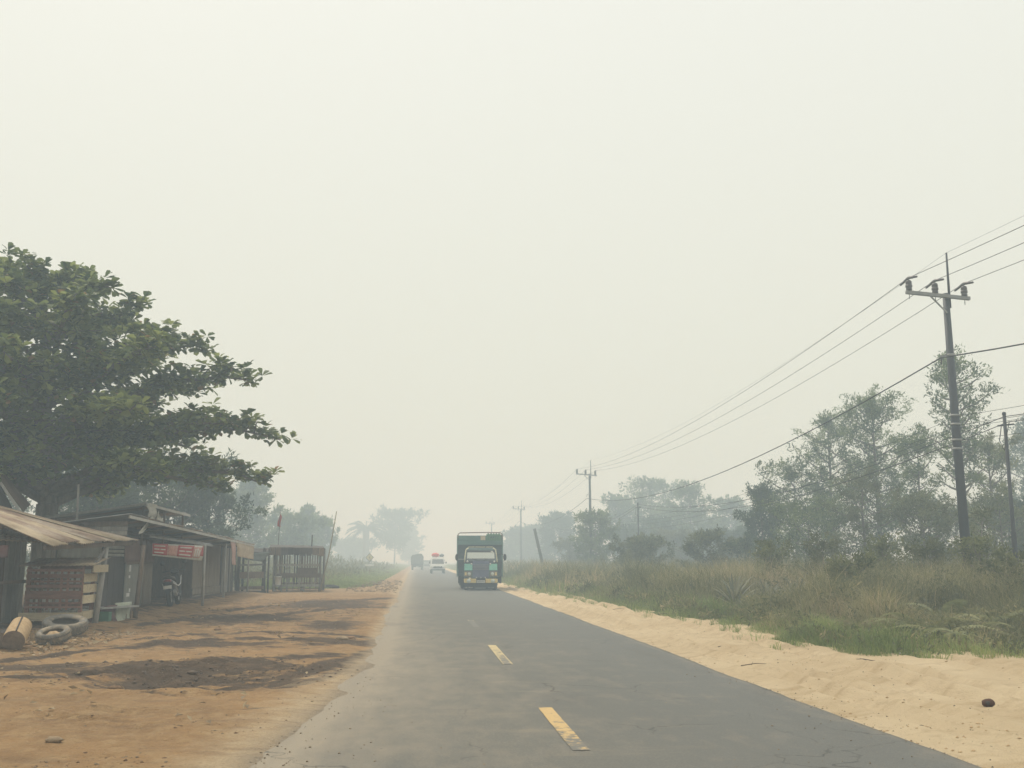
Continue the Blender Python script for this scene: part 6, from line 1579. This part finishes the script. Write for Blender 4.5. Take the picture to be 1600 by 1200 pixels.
# ================================================================== SMALL THINGS ON THE GROUND
g = gnd(1545, 1108); hk = thing('coconut_husk', 'dark brown coconut husk lying on the sand at right', 'husk', (g.x, g.y, sz(g.x, g.y) + .03)); MB().blob((0, 0, 0), (.066, .048, .042), 3, .12, 12, 8).build('shell', 'husk', hk, True); MB().blob((-.025, -.04, .005), (.027, .016, .02), 5, .2, 8, 6).build('hollow', 'wood_dark', hk, True)
def twig(px, py, L, az, seed, label):
    r = random.Random(seed); g = gnd(px, py); z = sz(g.x, g.y) + .015; d = Vector((math.cos(az), math.sin(az), .03)); s = Vector((-d.y, d.x, 0)); mb = MB()
    mb.tube([(0, 0, 0), d * L * .5 + s * r.uniform(-.04, .04) + Vector((0, 0, .02)), d * L], [.007, .005, .003], 5); mb.tube([d * L * .4, d * L * .6 + s * .09 + Vector((0, 0, .03))], [.004, .002], 4); o = mb.build('twig', 'twig'); o.location = (g.x, g.y, z); props(o, label, 'twig', 'twigs on the sand')
twig(1158, 1044, .42, .25, 1, 'long dry twig on the sand below the green grass'); twig(1367, 1040, .30, 2.4, 2, 'short dry twig on the sand below the litter'); twig(1122, 1012, .30, .2, 3, 'small forked twig on the sand near the asphalt edge'); twig(1028, 966, .35, .0, 4, 'curved twig on the far part of the sand shoulder'); twig(958, 955, .4, .4, 5, 'pale twig beside the grass on the far sand shoulder')
for k, (px, py, lab) in enumerate(((1399, 1024, 'larger white scrap of litter at the grass edge'), (1413, 1027, 'smaller white scrap of litter at the grass edge'))):
    g = gnd(px, py); z = sz(g.x, g.y) + .02; o = MB().sheet((-.09, -.05, 0), (.09, -.04, .02), (.08, .06, .03), (-.07, .05, 0), .006, 0, nv=5, wob=.015, seed=k).build('litter_scrap', 'litter'); o.location = (g.x, g.y, z); props(o, lab, 'litter', 'litter at the grass edge')
def rock(px, py, s, seed, label, m='stone'):
    g = gnd(px, py); z = yz(g.x, g.y); o = MB().blob((0, 0, s * .15), (s, s * .75, s * .38), seed, .22, 9, 6).build('rock', m); o.location = (g.x, g.y, z); props(o, label, 'rock', 'rocks in the dirt yard')
rock(83, 1173, .07, 1, 'flat pale rock in the dirt at the lower left corner'); rock(300, 1058, .06, 4, 'dark clod at the left rim of the muddy hollow', 'clod_dark'); rock(534, 1005, .12, 6, 'pale flat rock on the dark mud beside the road'); rock(180, 1076, .08, 8, 'dark clod in the dirt left of the muddy hollow', 'clod'); rock(548, 1003, .10, 11, 'darker clod beside the pale flat rock near the road', 'clod'); rock(340, 988, .09, 12, 'clod lying in the yard before the scooter', 'clod')
# loose clods and pebbles: too many to count
def pebbles(name, label, n, f, m, smin, smax, seed):
    r = np.random.default_rng(seed); pts = f(r, n); oct_v = np.array([(1, 0, 0), (0, 1, 0), (-1, 0, 0), (0, -1, 0), (0, 0, 1), (0, 0, -1)], float); oct_f = np.array([(0, 1, 4), (1, 2, 4), (2, 3, 4), (3, 0, 4), (1, 0, 5), (2, 1, 5), (3, 2, 5), (0, 3, 5)])
    k = len(pts); s = smin + (smax - smin) * r.random(k) ** 3; a = r.uniform(0, 6.28, k); sc = r.uniform(.6, 1.2, (k, 6, 1)); v = oct_v[None] * sc * s[:, None, None]; v[:, :, 2] *= .6
    c, sn = np.cos(a)[:, None], np.sin(a)[:, None]; v = np.stack([v[:, :, 0] * c - v[:, :, 1] * sn, v[:, :, 0] * sn + v[:, :, 1] * c, v[:, :, 2]], 2) + pts[:, None, :]
    fc = (np.arange(k)[:, None, None] * 6 + oct_f[None]).reshape(-1, 3); props(np_mesh(name, v.reshape(-1, 3), fc, m, smooth=True), label, 'pebbles', kind='stuff')
def yard_pts(r, n):
    y = 7 + 40 * r.random(n) ** 2.2; x = left_edge(y) - .1 - r.random(n) * 6; k = fbm(x * .9, y * .9, 140) + .22 * r.random(n) > .17; x, y = x[k], y[k]; return np.stack([x, y, yard_height(x, y)], 1)
pebbles('pebbles', 'small stones and crumbs strewn over the dirt yard', 9000, yard_pts, 'stone', .004, .02, 1)
pebbles('clods', 'loose brown clods strewn over the dirt yard', 8000, yard_pts, 'clod', .004, .024, 2)
def mud_pts(r, n): x = r.normal(-2.8, .85, n); y = r.normal(13.9, .75, n); return np.stack([x, y, yard_height(x, y)], 1)
pebbles('mud_clods', 'dark churned mud clods round the hollow in the yard', 900, mud_pts, 'clod_dark', .006, .04, 3)
def sand_pts(r, n):
    y = 6.5 + 45 * r.random(n) ** 2; x = ROAD_R + .05 + r.random(n) ** 1.3 * 5; k = ((x < grass_edge(y)) | (y < 15)) & (fbm(x * 1.1, y * .9, 160) + .25 * r.random(n) > .1); x, y = x[k], y[k]; return np.stack([x, y, sand_height(x, y)], 1)
pebbles('sand_crumbs', 'tiny dark crumbs scattered over the pale sand', 3200, sand_pts, 'twig', .003, .016, 4)
pebbles('sand_clods', 'pale lumps of sand on the right shoulder', 4500, sand_pts, 'log_bark', .005, .028, 5)
def road_pts(r, n): y = 7 + 25 * r.random(n) ** 1.8; x = np.where(r.random(n) < .6, left_edge(y) + r.random(n) ** 2 * 1.8, ROAD_R - r.random(n) ** 3 * 2); return np.stack([x, y, np.full(n, .018)], 1)
pebbles('road_grit', 'grit scattered along both edges of the asphalt', 1600, road_pts, 'stone', .003, .014, 6)
def far_l(r, n): y = r.uniform(48, 75, n); x = left_edge(y) - .2 - r.random(n) * 2.6; return np.stack([x, y, yard_height(x, y)], 1)
pebbles('rubble', 'pale rubble along the far left shoulder', 500, far_l, 'stone', .03, .14, 7)

n = 700; y = 9 + 30 * nr.random(n) ** 1.4; x = left_edge(y) - .3 - nr.random(n) ** .7 * 6; k = fbm(x * .7, y * .7, 170) + .2 * nr.random(n) > .08; x, y = x[k], y[k]; n = len(x); z = yard_height(x, y) + .012
v, f, tt = leaf_arrays(np.stack([x, y, z], 1), rand_dirs(n, .1, .25), np.tile([0, 0, 1.], (n, 1)) + nr.normal(0, .3, (n, 3)), nr.uniform(.05, .14, n), nr.uniform(.03, .07, n), nr.random(n), .5)
props(np_mesh('fallen_leaves', v, f, 'dry_leaf', tt), 'fallen dry leaves scattered across the dirt yard', 'fallen leaves', kind='stuff')
# ================================================================== SMOKE HAZE
def haze():
    m = bpy.data.materials.new('haze'); m.use_nodes = True; n, l = m.node_tree.nodes, m.node_tree.links
    n.remove(n['Principled BSDF']); v = n.new('ShaderNodeVolumePrincipled')
    v.inputs['Color'].default_value = (.70, .86, 1.0, 1)
    v.inputs['Absorption Color'].default_value = (1, 1, 1, 1)
    v.inputs['Density'].default_value = .0066
    v.inputs['Anisotropy'].default_value = 0.0
    l.new(v.outputs[0], n['Material Output'].inputs['Volume']); MATS['haze'] = m
    o = MB().box(-500, 500, -80, 920, -1.3, 15.5).build('haze', 'haze'); props(o, 'pale smoke haze hanging over the whole road', 'haze', kind='stuff')
haze()
